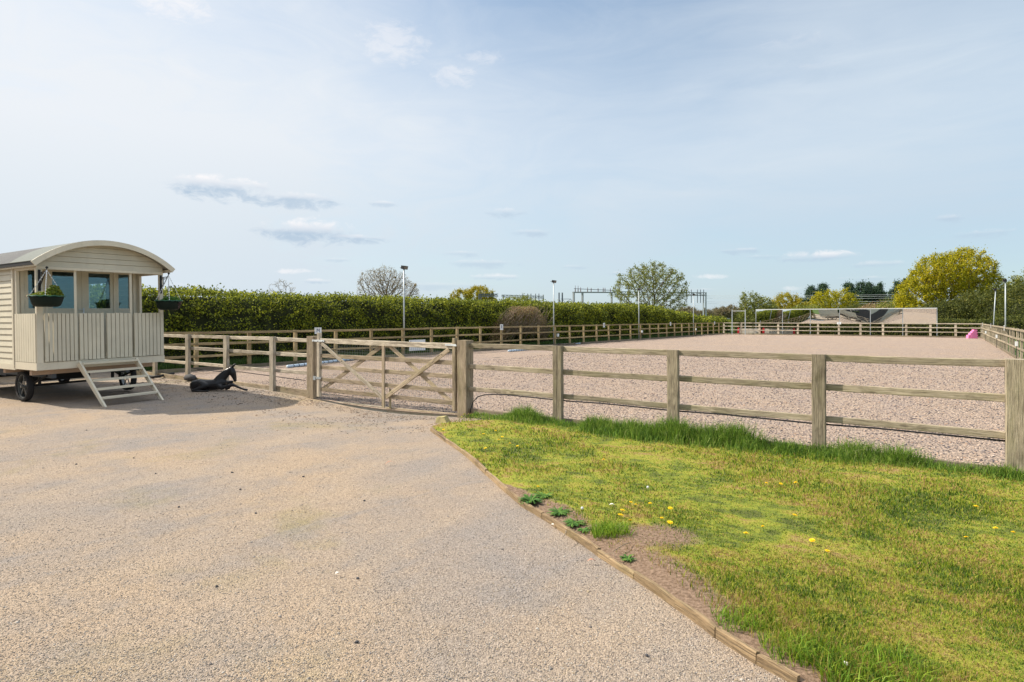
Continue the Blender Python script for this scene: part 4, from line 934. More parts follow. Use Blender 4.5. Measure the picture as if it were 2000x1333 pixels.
# ------------------------------------------------------------------ markers with letters
def text_mesh(s_, size, depth, mat, parent, loc, rot):
    cu = bpy.data.curves.new('t', 'FONT'); cu.body = s_; cu.size = size; cu.align_x = 'CENTER'; cu.align_y = 'CENTER'; cu.extrude = depth
    to = bpy.data.objects.new('t', cu); C.objects.link(to); dg = bpy.context.evaluated_depsgraph_get(); me = bpy.data.meshes.new_from_object(to.evaluated_get(dg))
    bpy.data.objects.remove(to); o = bpy.data.objects.new('letter', me); C.objects.link(o); me.materials.clear(); me.materials.append(MAT[mat]); o.parent = parent; o.location = loc; o.rotation_euler = rot; return o
def marker(ch, loc, face, label, w=0.26, h=0.24):
    """face: 'e' board faces +x, 'w' faces -x, 's' faces -y"""
    t = thing('letter_marker', loc, label, 'letter marker', 'white letter markers around the arena')
    rz = {'e': R(90), 'w': R(-90), 's': 0}[face]; nrm = {'e': Vector((1,0,0)), 'w': Vector((-1,0,0)), 's': Vector((0,-1,0))}[face]
    b = MB().box(-w/2, w/2, -0.005, 0.005, -h/2, h/2).build('board', 'white', t); b.rotation_euler = (0, 0, rz)
    text_mesh(ch, h*0.85, 0.001, 'ink', t, tuple(nrm*0.0075), (R(90), 0, rz))
marker('M', (UL+0.075, 14.35, 1.17), 'e', 'white marker with a dark letter M, on the long fence by the hinge post', 0.30, 0.24)
for ch, vv, tx in (('R', 25.9, 'white marker with letter R on the fence before the brown brambles'), ('B', 37.7, 'white marker with letter B on the fence right of the second floodlight pole'), ('P', 50.0, 'white marker with letter P on the fence past the third floodlight pole'), ('F', 62.0, 'white marker with letter F near the far corner of the hedge side fence')):
    marker(ch, (UL+0.075, vv, 1.17), 'e', tx, 0.26, 0.30)
marker('A', (-8.5, VF-0.075, 1.17), 's', 'white marker with letter A on the far end fence under the mirrors', 0.34, 0.2)
for ch, vv, tx in (('E', 38.3, 'white marker with letter E seen edge on, right of the pink jump'), ('V', 50.0, 'white marker with letter V seen edge on, between two floodlight poles'), ('K', 62.0, 'white marker with letter K near the pink jump, seen edge on')):
    marker(ch, (UR-0.075, vv, 1.17), 'w', tx, 0.24, 0.26)
# white board on the hedge side fence
t = thing('notice_board', (UL+0.08, 19.6, 0.44), 'blank white board fixed low on the fence, seen behind the gate', 'board'); 
MB().box(-0.01, 0.01, -0.5, 0.5, -0.24, 0.24).build('panel', 'white', t); text_mesh('A', 0.10, 0.001, 'ink', t, (0.0125, -0.41, 0.17), (R(90), 0, R(90)))

# ------------------------------------------------------------------ floodlight poles and their switch boxes
def floodlight(u, v, h, label, inward, lean=0.0):
    t = thing('floodlight_pole', (u, v, 0), label, 'floodlight', 'floodlight poles along the arena')
    MB().tube([(0,0,-0.2),(lean*0.5,0,h*0.5),(lean,0,h)], [0.036,0.033,0.030], 10).build('pole', 'galv', t, True)
    hd = MB(); hd.box(-0.10, 0.16, -0.13, 0.13, h-0.02, h+0.16) if False else None
    s_ = inward
    hb = MB(); hb.quadbox([(s_*-0.07+lean,-0.13,h-0.01),(s_*0.09+lean,-0.13,h-0.05),(s_*0.09+lean,0.13,h-0.05),(s_*-0.07+lean,0.13,h-0.01),(s_*-0.04+lean,-0.13,h+0.13),(s_*0.13+lean,-0.13,h+0.10),(s_*0.13+lean,0.13,h+0.10),(s_*-0.04+lean,0.13,h+0.13)])
    hb.build('lamp_housing', 'black_iron', t)
    lb = MB(); lb.quadbox([(s_*0.092+lean,-0.11,h-0.035),(s_*0.100+lean,-0.11,h-0.035),(s_*0.100+lean,0.11,h-0.035),(s_*0.092+lean,0.11,h-0.035),(s_*0.128+lean,-0.11,h+0.085),(s_*0.136+lean,-0.11,h+0.085),(s_*0.136+lean,0.11,h+0.085),(s_*0.128+lean,0.11,h+0.085)]); lb.build('lens', 'lens', t)
    MB().tube([(s_*-0.10+lean,0,h+0.05),(s_*-0.24+lean,0,h+0.06)], 0.018, 6).build('bracket', 'dark_steel', t)
flo = [(18.95, 'grey floodlight pole in front of the hedge, beside the bare oak'), (31.4, 'grey floodlight pole right of the bramble patch in the hedge'), (43.85, 'grey floodlight pole standing in front of the airy green tree'), (56.2, 'grey floodlight pole nearest the far corner on the hedge side')]
for (v, lb_) in flo: floodlight(UL-0.09, v, 3.82, lb_, 1, 0.0)
for (v, lb_, h_, ln) in ((31.4, 'tall floodlight pole cut by the picture edge above the heavy corner post', 4.15, 0.0), (43.85, 'straight floodlight pole in front of the dark thorn bushes', 3.72, 0), (56.3, 'slightly leaning floodlight pole beyond the pink jump', 3.7, 0.18)): floodlight(UR+0.30, v, h_, lb_, -1, ln)
def jbox(loc, s_, label):
    t = thing('switch_box', loc, label, 'switch box', 'small white switch boxes on the arena fence')
    MB().box(-0.04, 0.04, -0.075, 0.075, -0.09, 0.09).build('case', 'white', t); MB().tube([(0,0,-0.09),(0,0.02,-0.5),(0,0.0,-0.75)], 0.012, 6).build('cable', 'black', t)
for v, tx in ((31.6, 'small white switch box on the fence post below the second hedge side floodlight'), (44.05, 'small white switch box on the fence post in front of the airy tree'), (56.4, 'small white switch box near the far corner of the hedge side fence')): jbox((UL+0.085, v, 0.62), 1, tx)
for v, tx in ((31.4, 'small white switch box nearest on the right hand fence'), (43.85, 'small white switch box on the right hand fence, second from the corner post'), (56.3, 'small white switch box on the right hand fence beside the pink jump')): jbox((UR-0.09, v, 0.62), -1, tx)

# ------------------------------------------------------------------ mirrors at the far end
def mirrors():
    t = thing('mirror_frame', (-8.5, VF+0.12, 0), 'long row of mirrors in a galvanised frame above the far fence', 'arena mirror'); ox, oy = -8.5, VF+0.12
    us = [-16.10+2.54*k for k in range(7)]
    for u in us: MB().box(u-ox-0.03, u-ox+0.03, -0.03, 0.03, -0.1, 2.56).build('post', 'galv', t)
    MB().box(us[0]-ox, us[-1]-ox, -0.05, -0.031, 2.50, 2.57).build('top_rail', 'galv_white', t); MB().box(us[0]-ox, us[-1]-ox, -0.05, -0.031, 1.16, 1.205).build('bottom_rail', 'galv_white', t)
    tilt = [0.25, 0.45, 0.62, 0.5, 0.55, 2.0]; tw = [0.006, 0.005, -0.001, -0.005, 0.009, -0.002]; yaw = [0.10, 0.03, -0.03, 0.04, -0.1, 0.0]; blg = [-0.0030, 0.0035, 0.0035, 0.0025, -0.0035, 0.001]
    for k in range(6):
        u0, u1 = us[k]+0.035, us[k+1]-0.035; nx, nz = 24, 10; mb_ = MB()
        for j in range(nz+1):
            for i in range(nx+1):
                sx_ = i/nx*2-1; sz_ = j/nz*2-1; y = -0.045 + blg[k]*(1-sx_*sx_)*1.0 + 0.0006*math.sin(sx_*3+k)*sz_ - math.tan(R(tilt[k]))*sz_*0.65 + math.tan(R(yaw[k]))*sx_*1.2 + 0.0007*sz_*sz_ - tw[k]*sx_*sz_
                mb_.v.append((u0-ox+(u1-u0)*i/nx, y, 1.855+sz_*0.645))
        for j in range(nz):
            for i in range(nx): a = j*(nx+1)+i; mb_.f.append((a, a+1, a+nx+2, a+nx+1))
        mb_.build('mirror', 'mirror', t, True)
mirrors()
# empty galvanised goal frame by the corner
t = thing('metal_frame', (-17.7, VF-0.35, 0), 'empty galvanised frame of two posts and a top bar beside the mirrors', 'frame')
for u in (-0.66, 0.66): MB().box(u-0.04, u+0.04, -0.04, 0.04, -0.1, 2.55).build('post', 'galv', t)
MB().box(-0.62, 0.62, -0.02, 0.02, 2.38, 2.43).build('top_bar', 'galv_white', t)
# jump fillers behind the far fence
for (u0, u1, tx) in ((-18.1, -15.75, 'weathered cream jump filler with a red end, behind the metal frame'), (-15.6, -12.5, 'weathered grey jump filler with red ends below the first mirrors')):
    t = thing('jump_filler', ((u0+u1)/2, VF+0.7, 0), tx, 'jump filler', 'jump fillers behind the far fence'); hw = (u1-u0)/2
    MB().box(-hw+0.2, hw-0.2, -0.03, 0.03, 0.0, 0.58).build('panel', 'filler', t)
    for s_ in (-1, 1): MB().prism([(s_*(hw-0.2), 0), (s_*hw, 0), (s_*hw, 0.55), (s_*(hw-0.08), 0.68), (s_*(hw-0.2), 0.6)], -0.05, 0.05).build('end', 'red', t)
# pink jump block
pk = A(1898, 50.6, 0); t = thing('jump_block', (pk.x, pk.y, -0.03), 'bright pink stepped plastic jump block in the far corner', 'jump block'); t.scale = (0.88, 0.88, 0.92)
prof = [(-0.42,0),(0.42,0),(0.42,0.10),(0.33,0.12),(0.33,0.20),(0.42,0.22),(0.42,0.34),(0.32,0.36),(0.32,0.44),(0.40,0.46),(0.40,0.58),(0.30,0.60),(0.30,0.66),(0.38,0.68),(0.36,0.80),(0.08,0.80),(0.06,0.66),(-0.06,0.64),(-0.08,0.50),(-0.22,0.48),(-0.24,0.32),(-0.40,0.30)]
o = MB().prism(prof, -0.18, 0.18).build('body', 'pink', t); o.rotation_euler = (0, 0, math.atan2(RY, RX)*0.8)
o = MB().prism([(-0.2,0.10),(0.12,0.10),(0.08,0.22),(-0.02,0.34),(-0.12,0.30)], -0.20, -0.182).build('moulded_rib', 'pink', t); o.rotation_euler = (0, 0, math.atan2(RY, RX)*0.8)
for (x_, z_) in ((0.36, 0.16), (0.36, 0.40), (0.34, 0.63)):
    o = MB().lathe([(0.01,-0.05),(0.06,-0.045),(0.06,0.045),(0.01,0.05)], 12, 'y').build('cup', 'black', t, loc=(x_*0.88, x_*0.5-0.12, z_))
# striped poles on the ground
def gpole(p0, p1, label):
    p0 = Vector(p0); p1 = Vector(p1); t = thing('jump_pole', p0, label, 'jump pole', 'pale poles on the arena edge'); L_ = (p1-p0); n = 14
    MB().tube([(0,0,0), tuple(L_)], 0.05, 12).build('pole', 'pole_blue', t, True)
    for k in range(1, n): MB().tube([tuple(L_*((k-0.07)/n)), tuple(L_*((k+0.07)/n))], 0.052, 12).build('stripe', 'pole_dark', t, True)
a_ = G(562, 718, 0.0); b_ = G(690, 703, 0.0); gpole((a_.x, a_.y, 0.03), (b_.x, b_.y, 0.03), 'pale blue banded jump pole seen through the gate')
a_ = G(993, 687, 0.0); gpole((a_.x, a_.y, 0.03), (a_.x, a_.y+3.0, 0.03), 'white jump pole end just right of the latch post')
a_ = G(1082, 675, 0.0); gpole((a_.x, a_.y, 0.03), (a_.x+0.1, a_.y+3.0, 0.03), 'white jump pole lying by the fence under the second floodlight')

# ------------------------------------------------------------------ hedge along the hedge side
def hedge_h(v): return 2.50 + 0.0*v - 0.55*np.clip((v-54)/5, 0, 1) - 0.45*np.clip((v-61)/3, 0, 1)
def hedge():
    t = thing('hedge', (-22.4, 30, 0), 'tall clipped hawthorn hedge running along behind the long fence', 'hedge'); org = np.array([-22.4, 30, 0])
    uf = -21.35; depth = 1.6
    def bulge(v, z): return 0.50*(vnoise(v, z*1.4, 0.8, 51)-0.5) + 0.36*(vnoise(v, z, 2.1, 52)-0.5)
    # sprays of leaves over the face, the rounded shoulder and the top
    N = 7400; v = -2 + 76*rng.uniform(0, 1, N)**1.45; h = hedge_h(v)+0.12*(vnoise(v, v*0, 0.7, 55)-0.5)
    per = rng.uniform(0, 1, N)*(h+depth); on = per < h
    zz = np.where(on, per, h); uu = np.where(on, 0.0, -(per-h))
    k = np.clip((zz-(h-0.35))/0.35, 0, 1); uu = np.where(on, -0.28*k*k, uu-0.28); zz = np.where(on, zz-0.05*k, zz+0.03*vnoise(v, uu, 2.0, 56))
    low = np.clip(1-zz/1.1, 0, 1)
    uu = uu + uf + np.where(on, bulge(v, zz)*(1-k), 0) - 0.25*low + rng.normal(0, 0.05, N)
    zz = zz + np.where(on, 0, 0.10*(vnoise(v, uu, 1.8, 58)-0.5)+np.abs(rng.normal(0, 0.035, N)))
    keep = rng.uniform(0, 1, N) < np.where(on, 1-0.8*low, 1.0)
    Cn = np.stack([uu, v, zz], 1)[keep]; m_ = 20
    sc = 0.115*(1+np.clip((Cn[:, 1]-15)/50, 0, 1)*0.8)
    P_ = np.repeat(Cn, m_, 0) + rng.normal(0, 1, (len(Cn)*m_, 3))*np.repeat(sc, m_)[:, None]*np.array([0.6, 1.15, 0.75]) - org
    sz = 0.046*(1+np.clip((P_[:, 1]+30-15)/50, 0, 1)*1.0)
    quads('foliage', rot_leaves(P_, sz, aspect=0.7), 'hedge', t)
    mb_ = MB(); us = []
    vs = np.arange(-3, 76.1, 0.5); 
    for v_ in vs:
        h_ = float(hedge_h(np.float64(v_)))-0.10
        b = len(mb_.v)
        for (uu, zz) in ((uf-0.30, 0), (uf-0.34+float(bulge(np.float64(v_), np.float64(1.2)))*0.7, h_*0.55), (uf-0.40, h_*0.9), (uf-0.55, h_), (uf-depth, h_), (uf-depth, 0)): mb_.v.append((uu-org[0], v_-org[1], zz))
        us.append(b)
    for k in range(len(us)-1):
        for j in range(5): mb_.f.append((us[k]+j, us[k]+j+1, us[k+1]+j+1, us[k+1]+j))
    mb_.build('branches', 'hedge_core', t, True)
hedge()
def verge_grass():
    n = 26000; v = 8 + 52*rng.uniform(0, 1, n)**1.4; u = rng.uniform(-21.3, -19.7, n); X = u*RX+v*RY; Y = u*FX+v*FY
    return blades('verge_grass', X, Y, rng.uniform(0.10, 0.32, n), 0.012+0.0004*Y, 'shade_painted_grass', 0.8, z0=np.full(n, -0.03))
tag(verge_grass(), kind='stuff', label='green grass between the long fence and the hedge')

# ------------------------------------------------------------------ trees
def grow(base, trunk_h, crowns, n_attr, D, di, dk, seed, iters=120, shell=0.4, bend=0.3):
    r_ = np.random.default_rng(seed); at_ = []
    vol = np.array([c[1][0]*c[1][1]*c[1][2] for c in crowns]); cnt = (n_attr*vol/vol.sum()).astype(int)
    for (c, rad), k in zip(crowns, cnt):
        d = r_.normal(size=(k, 3)); d /= np.linalg.norm(d, axis=1)[:, None]; q = r_.uniform(0, 1, (k, 1))**(1/3*(1-shell)+0.0001); at_.append(np.array(c)+d*q*np.array(rad))
    at_ = np.concatenate(at_); pos = [np.array(base, float)]; par = [-1]; p = pos[0].copy(); dr = np.array([r_.normal()*0.08*bend, r_.normal()*0.08*bend, 1.0])
    while p[2]-base[2] < trunk_h:
        dr += r_.normal(size=3)*0.12*bend; dr /= np.linalg.norm(dr); p = p+dr*D; pos.append(p.copy()); par.append(len(pos)-2)
    P_ = np.array(pos); par = list(par)
    dist = np.linalg.norm(at_[:, None]-P_[None], axis=2); near = dist.argmin(1); nd = dist.min(1)
    for it in range(iters):
        m_ = nd < di
        if not m_.any():
            # climb towards the nearest attractor
            k = nd.argmin(); src = near[k]; new = [P_[src]+(at_[k]-P_[src])/np.linalg.norm(at_[k]-P_[src])*D]; ps_ = [src]
        else:
            idx = np.where(m_)[0]; src = near[idx]; dirs = at_[idx]-P_[src]; dirs /= np.linalg.norm(dirs, axis=1)[:, None]+1e-9
            acc = {}
            S_ = np.unique(src); sm = np.zeros((len(P_), 3)); np.add.at(sm, src, dirs)
            new = []; ps_ = []
            for s_ in S_:
                v_ = sm[s_]; nv = np.linalg.norm(v_)
                if nv < 1e-6: continue
                v_ = v_/nv + r_.normal(size=3)*0.22; v_ /= np.linalg.norm(v_); new.append(P_[s_]+v_*D); ps_.append(s_)
        if not new: break
        new = np.array(new); base_i = len(P_); P_ = np.concatenate([P_, new]); par += [int(x_) for x_ in ps_]
        dn = np.linalg.norm(at_[:, None]-new[None], axis=2); k = dn.argmin(1); dm = dn.min(1); better = dm < nd; near = np.where(better, base_i+k, near); nd = np.where(better, dm, nd)
        keep = nd > dk; at_ = at_[keep]; near = near[keep]; nd = nd[keep]
        if len(at_) == 0 or len(P_) > 12000: break
    return P_, np.array(par)
def tree_mesh(P_, par, r0, pw=2.3, rmax=None):
    n = len(P_); acc = np.zeros(n); kids = np.zeros(n, int)
    for i in range(n-1, 0, -1):
        if kids[i] == 0: acc[i] = r0**pw
        acc[par[i]] += acc[i]; kids[par[i]] += 1
    rad = acc**(1/pw)
    if rmax: rad = np.minimum(rad, rmax)
    rad[0] = rad[1]*1.25
    i = np.arange(1, n); a = P_[par[i]]; b = P_[i]; d = b-a; d /= np.linalg.norm(d, axis=1)[:, None]+1e-9
    ref = np.where(np.abs(d[:, 2:3]) > 0.9, np.array([[1.0, 0, 0]]), np.array([[0, 0, 1.0]])); x_ = np.cross(d, ref); x_ /= np.linalg.norm(x_, axis=1)[:, None]; y_ = np.cross(x_, d)
    K = 5; ang = 2*np.pi*np.arange(K)/K; ra = np.minimum(rad[par[i]], rad[i]*1.5)[:, None, None]; rb = rad[i][:, None, None]
    off = x_[:, None]*np.cos(ang)[None, :, None] + y_[:, None]*np.sin(ang)[None, :, None]
    V = np.concatenate([a[:, None]+off*ra, b[:, None]+off*rb], 1); m_ = len(i)
    k = np.arange(K); q = np.stack([k, (k+1) % K, (k+1) % K+K, k+K], 1); lp = (np.arange(m_)[:, None, None]*2*K+q[None]).ravel(); nf_ = m_*K
    return V.reshape(-1, 3), lp, np.arange(nf_)*4, np.full(nf_, 4), rad, kids
def tree(name, label, cat, base, trunk_h, crowns, n_attr=500, D=0.35, di=2.2, dk=0.6, seed=1, r0=0.02, leaf=None, lmat='oak', bark='bark', group=None, rmax=None, shell=0.4, leafr=0.35, pw=2.3, tipfrac=2.0, bend=0.3):
    """base world xyz; crown centres are given relative to base; leaf=(count, size)"""
    P_, par = grow((0, 0, -0.2), trunk_h, crowns, n_attr, D, di, dk, seed, shell=shell, bend=bend)
    V, lp, st, to, rad, kids = tree_mesh(P_, par, r0, pw, rmax)
    t = thing(name, base, label, cat, group)
    npmesh('trunk', V, lp, st, to, bark, t, True)
    if leaf:
        tips = P_[(rad < r0*tipfrac)]; n = leaf[0]; k = rng.integers(0, len(tips), n)
        Q = tips[k]+rng.normal(0, 1, (n, 3))*leafr*rng.uniform(0.2, 1, (n, 1)); Q[:, 2] = np.maximum(Q[:, 2], 0.1)
        quads('crown', rot_leaves(Q, leaf[1], aspect=0.75), lmat, t)
    return t
def copy_tree(src, loc, scale, rz, label):
    o = src.copy(); C.objects.link(o); o.location = loc; o.rotation_euler = (0, 0, rz); o.scale = scale; o['label'] = label
    for ch in list(src.children):
        c_ = ch.copy(); C.objects.link(c_); c_.parent = o
    return o
rgt = np.array([RX, RY, 0])
def cr_(dx, dz, rx, rz, ry=None, dy=0.0):   # crown ellipsoid: centre dx to the right, dz up
    return ((dx*RX+dy*FX, dx*RY+dy*FY, dz), (rx*0.95, rx*0.95 if ry is None else ry, rz))
# bare oak behind the hedge
b_ = A(757, 110, -0.1)
tree('oak_tree', 'bare branched oak with a wide round crown behind the hedge, left of a floodlight pole', 'tree', b_, 3.0, [cr_(-2.6, 7.6, 3.0, 3.2), cr_(2.4, 6.3, 3.7, 2.7), cr_(-0.3, 8.6, 2.9, 2.7), cr_(2.2, 8.6, 1.8, 1.7), cr_(-4.4, 6.0, 1.5, 1.4)], 4200, 0.33, 2.6, 0.34, 5, 0.017, (12000, 0.055), 'bud', 'bark', shell=0.45, leafr=0.22, rmax=0.42, pw=2.25, bend=0.9)
b_ = A(552, 130, -0.1)
tree('bare_tree', 'small bare leafless tree peeping over the hedge near the hut', 'tree', b_, 4.0, [cr_(0, 8.0, 3.2, 2.2)], 380, 0.45, 3, 0.7, 8, 0.02, (500, 0.07), 'bud', 'bark', leafr=0.2)
b_ = A(519, 135, -0.1)
tree('bare_tree', 'very small leafless tree top above the hedge, nearest the hut', 'tree', b_, 4.0, [cr_(0, 7.0, 1.6, 1.1)], 120, 0.45, 3, 0.6, 9, 0.02, (120, 0.07), 'bud', 'bark', leafr=0.2)
b_ = A(925, 150, -0.1)
tree('oak_tree', 'golden green oak behind the hedge by the railway gantries', 'tree', b_, 2.5, [cr_(-3.0, 6.6, 3.2, 2.6), cr_(1.4, 7.4, 3.8, 2.5), cr_(4.0, 5.4, 2.6, 2.2)], 700, 0.5, 3, 0.8, 12, 0.03, (16000, 0.13), 'oak_gold', leafr=0.40)
b_ = A(1015, 125, -0.1)
tree('bushy_tree', 'low green bushy tree behind the lattice gantry', 'tree', b_, 1.5, [cr_(0, 4.4, 4.6, 2.2), cr_(2.5, 4.0, 3.0, 1.8)], 500, 0.5, 3, 0.8, 13, 0.03, (7000, 0.12), 'airy', leafr=0.40)
b_ = A(1268, 78, -0.1)
tree('airy_tree', 'airy young leaved tree with a wide open crown behind the hedge', 'tree', b_, 1.6, [cr_(-1.4, 5.4, 3.5, 3.2), cr_(1.6, 5.6, 3.5, 3.1), cr_(0.3, 7.0, 3.2, 2.3), cr_(-3.6, 5.0, 1.6, 1.3), cr_(3.6, 4.2, 1.7, 1.8)], 1900, 0.32, 2.4, 0.5, 15, 0.016, (16000, 0.075), 'airy', 'bark', leafr=0.24, rmax=0.32, shell=0.5)
b_ = A(1472, 76, -0.1)
tree('hawthorn', 'small ragged hawthorn tree behind the metal frame', 'tree', b_, 0.8, [cr_(0, 2.6, 1.9, 2.3), cr_(-0.6, 3.9, 1.4, 1.3), cr_(0.9, 3.0, 1.8, 1.5)], 700, 0.3, 2, 0.42, 17, 0.013, (8500, 0.075), 'airy', 'bark_pale', leafr=0.24)
b_ = A(1536, 112, -0.1)
goldt = tree('oak_tree', 'rounded golden green tree between the ragged hawthorn and the pines', 'tree', b_, 1.8, [cr_(0, 4.2, 2.9, 2.4), cr_(2.6, 3.2, 2.8, 1.9)], 600, 0.42, 2.6, 0.65, 19, 0.02, (14000, 0.10), 'oak_gold', leafr=0.34)
b_ = A(1622, 122, -0.1)
tree('oak_tree', 'bright yellow green round tree in front of the pines', 'tree', b_, 1.4, [cr_(-0.8, 4.6, 3.6, 3.1), cr_(2.4, 4.5, 3.0, 3.0)], 700, 0.45, 2.8, 0.7, 23, 0.02, (13000, 0.11), 'oak', leafr=0.36)
b_ = A(1857, 86, -0.1)
tree('oak_tree', 'large yellow green oak rising over the right end of the mirrors', 'tree', b_, 2.0, [cr_(-4.4, 4.6, 3.4, 3.2), cr_(-1.6, 7.4, 4.0, 3.6), cr_(2.2, 8.4, 3.8, 3.3), cr_(4.4, 6.0, 3.0, 2.9), cr_(0.6, 5.4, 4.4, 3.0), cr_(-5.8, 3.2, 2.0, 2.0)], 2600, 0.36, 2.6, 0.55, 29, 0.02, (60000, 0.10), 'oak', leafr=0.36, rmax=0.45, shell=0.55)
b_ = A(2012, 70, -0.1)
tree('sycamore', 'loose leaved tree at the right edge of the picture', 'tree', b_, 2.0, [cr_(0, 5.0, 2.6, 2.4), cr_(-1.2, 4.2, 1.7, 1.9)], 600, 0.35, 2.4, 0.5, 31, 0.018, (9000, 0.09), 'airy', 'bark', leafr=0.3)
# pines: tall trunk, ragged dark clumps
def pine(label, px, py, Y, seed, wide=1.0):
    h_ = ztop(py, Y); b_ = A(px, Y, -0.1); r_ = np.random.default_rng(seed); cr = []
    for k in range(7):
        z_ = h_*(0.36+0.60*k/6); w_ = (1.9-1.2*abs(k/6-0.35))*wide; cr.append(cr_(r_.normal()*0.9*(1-k/8), z_-0.4, w_*r_.uniform(0.7, 1.2), 0.75, dy=r_.normal()*0.6))
    return tree('pine_tree', label, 'tree', b_, h_*0.45, cr, 420, 0.45, 3.4, 0.8, seed, 0.03, (14000, 0.16), 'pine', 'bark', 'pines beyond the mirrors', leafr=0.52)
pine('rounded dark pine, leftmost of the pines beyond the mirrors', 1584, 556, 185, 41, 1.9)
pine('dark pine between the rounded pine and the yellow green tree', 1606, 553, 190, 42, 1.2)
pine('dark pine just behind the right side of the yellow green tree', 1660, 550, 180, 43, 1.3)
pine('broad dark pine second in the group beside the gap of sky', 1684, 548, 185, 44, 1.6)
pine('dark pine with a pointed top left of the gap of sky', 1700, 549, 188, 47, 1.2)
pine('narrow pine standing alone right of the gap of sky', 1720, 549, 185, 45, 1.1)
pine('dark pine half hidden behind the large oak', 1750, 546, 180, 46, 1.6)
pine('tall dark pine with its top against the left edge of the large oak', 1768, 541, 185, 48, 1.3)
# distant trees on the horizon
ds = A(1334, 340, 0)
dt = tree('field_tree', 'rounded brown green tree on the horizon, leftmost beyond the low hedge', 'tree', ds, 1.5, [cr_(0, 4.2, 5.6, 3.4)], 350, 0.9, 4, 1.2, 51, 0.06, (5200, 0.24), 'russet', leafr=0.7, group='trees on the far horizon')
for (px, py, Y, w_, tx) in ((1349, 601, 345, 1.15, 'broad domed tree on the horizon, second from the left beyond the hedge'), (1379, 604, 350, 0.8, 'small dark tree on the horizon right behind the gantry legs'), (1398, 603, 370, 0.9, 'pale green tree on the horizon above the white farm shed'), (1412, 601, 360, 1.0, 'medium tree on the horizon left of the metal frame'),
                        (1428, 598, 360, 1.25, 'reddish brown tree on the horizon seen through the metal frame'), (1448, 602, 365, 1.1, 'tree on the horizon behind the metal frame, right part'), (1238, 597, 330, 1.0, 'distant tree under the left side of the airy tree'), (1312, 606, 380, 0.9, 'low distant tree just right of the airy tree')):
    p_ = A(px, Y, 0); hz_ = (ztop(py, Y))/7.6; copy_tree(dt, p_, (w_, w_, hz_), random.uniform(0, 6), tx)
# bushes with solid depth: foliage shell plus branch core
def bush(label, px, Y, rx, rz, zc, n, size, mat, name='bush', cat='bush', group=None, ry=None, off=0.0):
    b_ = A(px, Y, 0); t = thing(name, b_, label, cat, group); ry = ry or rx
    d = rng.normal(size=(n, 3)); d /= np.linalg.norm(d, axis=1)[:, None]; d[:, 2] = np.where(rng.uniform(0, 1, n) < 0.7, np.abs(d[:, 2]), d[:, 2])
    lump = 0.80+0.34*vnoise(np.arctan2(d[:, 1], d[:, 0])*1.6+px, d[:, 2]*2.4+px, 1.3, 61)+0.16*vnoise(np.arctan2(d[:, 1], d[:, 0])*5+px, d[:, 2]*6, 1.3, 62)
    q = lump*np.clip(1-np.abs(rng.normal(0, 0.16, n)), 0.3, 1)
    P_ = d*q[:, None]*np.array([rx, ry, rz])+np.array([0, 0, zc]); P_ = P_[P_[:, 2] > 0.0]
    quads('foliage', rot_leaves(P_, size, aspect=0.75), mat, t)
    cb = MB(); cb.lathe([(0.02*rx, zc-rz*0.9 if zc-rz*0.9 > -0.1 else -0.1), (0.5*rx, max(-0.05, zc-rz*0.5)), (0.62*rx, zc), (0.5*rx, zc+rz*0.38), (0.2*rx, zc+rz*0.58), (0.01, zc+rz*0.62)], 14); o = cb.build('branches', 'hedge_core', t, True); o.scale = (1, ry/rx, 1)
    return t
bush('dense dark thorn bush below the left side of the large oak', 1806, 74, 2.6, 1.9, 0.9, 14000, 0.085, 'thorn')
bush('tall dark thorn bush in the middle below the large oak', 1850, 72, 3.0, 2.7, 1.0, 14000, 0.085, 'thorn')
bush('dark thorn bush behind the leaning floodlight pole', 1912, 72, 3.2, 3.4, 1.4, 13000, 0.085, 'thorn')
bush('dark thorn bush behind the straight floodlight pole', 1958, 68, 3.0, 3.8, 1.4, 13000, 0.085, 'thorn')
bush('dark thorn bush at the right edge behind the tallest floodlight pole', 2010, 62, 3.0, 3.8, 1.4, 12000, 0.08, 'thorn')
bush('dark thorn bush beyond the picture edge past the tallest floodlight pole', 2080, 58, 3.4, 3.8, 1.4, 6000, 0.10, 'thorn')
for (px, Y, rx, rz, mt, tx) in ((1668, 105, 4.2, 2.9, 'thorn', 'low scrubby bush behind the middle mirrors'), (1716, 100, 4.2, 3.0, 'bramble', 'reddish scrub behind the right hand mirrors'), (1752, 96, 3.6, 3.2, 'airy', 'pale green scrub at the left foot of the large oak'), (1572, 104, 4.0, 2.8, 'airy', 'yellow green scrub behind the left hand mirrors'), (1498, 84, 2.2, 2.4, 'thorn', 'dark scrub beside the ragged hawthorn'), (1452, 80, 1.6, 1.7, 'thorn', 'low dark scrub under the ragged hawthorn, behind the metal frame')):
    bush(tx, px, Y, rx, rz, 1.0, 6500, 0.10, mt)
for (px, Y, rx, rz, zc, tx) in ((1600, 150, 5.0, 4.2, 1.6, 'dark tree mass low behind the bright yellow green tree, left part'), (1672, 150, 5.5, 4.4, 1.6, 'dark tree mass below the broad dark pine'), (1712, 152, 5.0, 3.6, 1.4, 'dark tree mass below the lone narrow pine'), (1752, 148, 5.0, 4.6, 1.8, 'dark tree mass between the pines and the large oak')):
    bush(tx, px, Y, rx, rz, zc, 6500, 0.16, 'thorn')
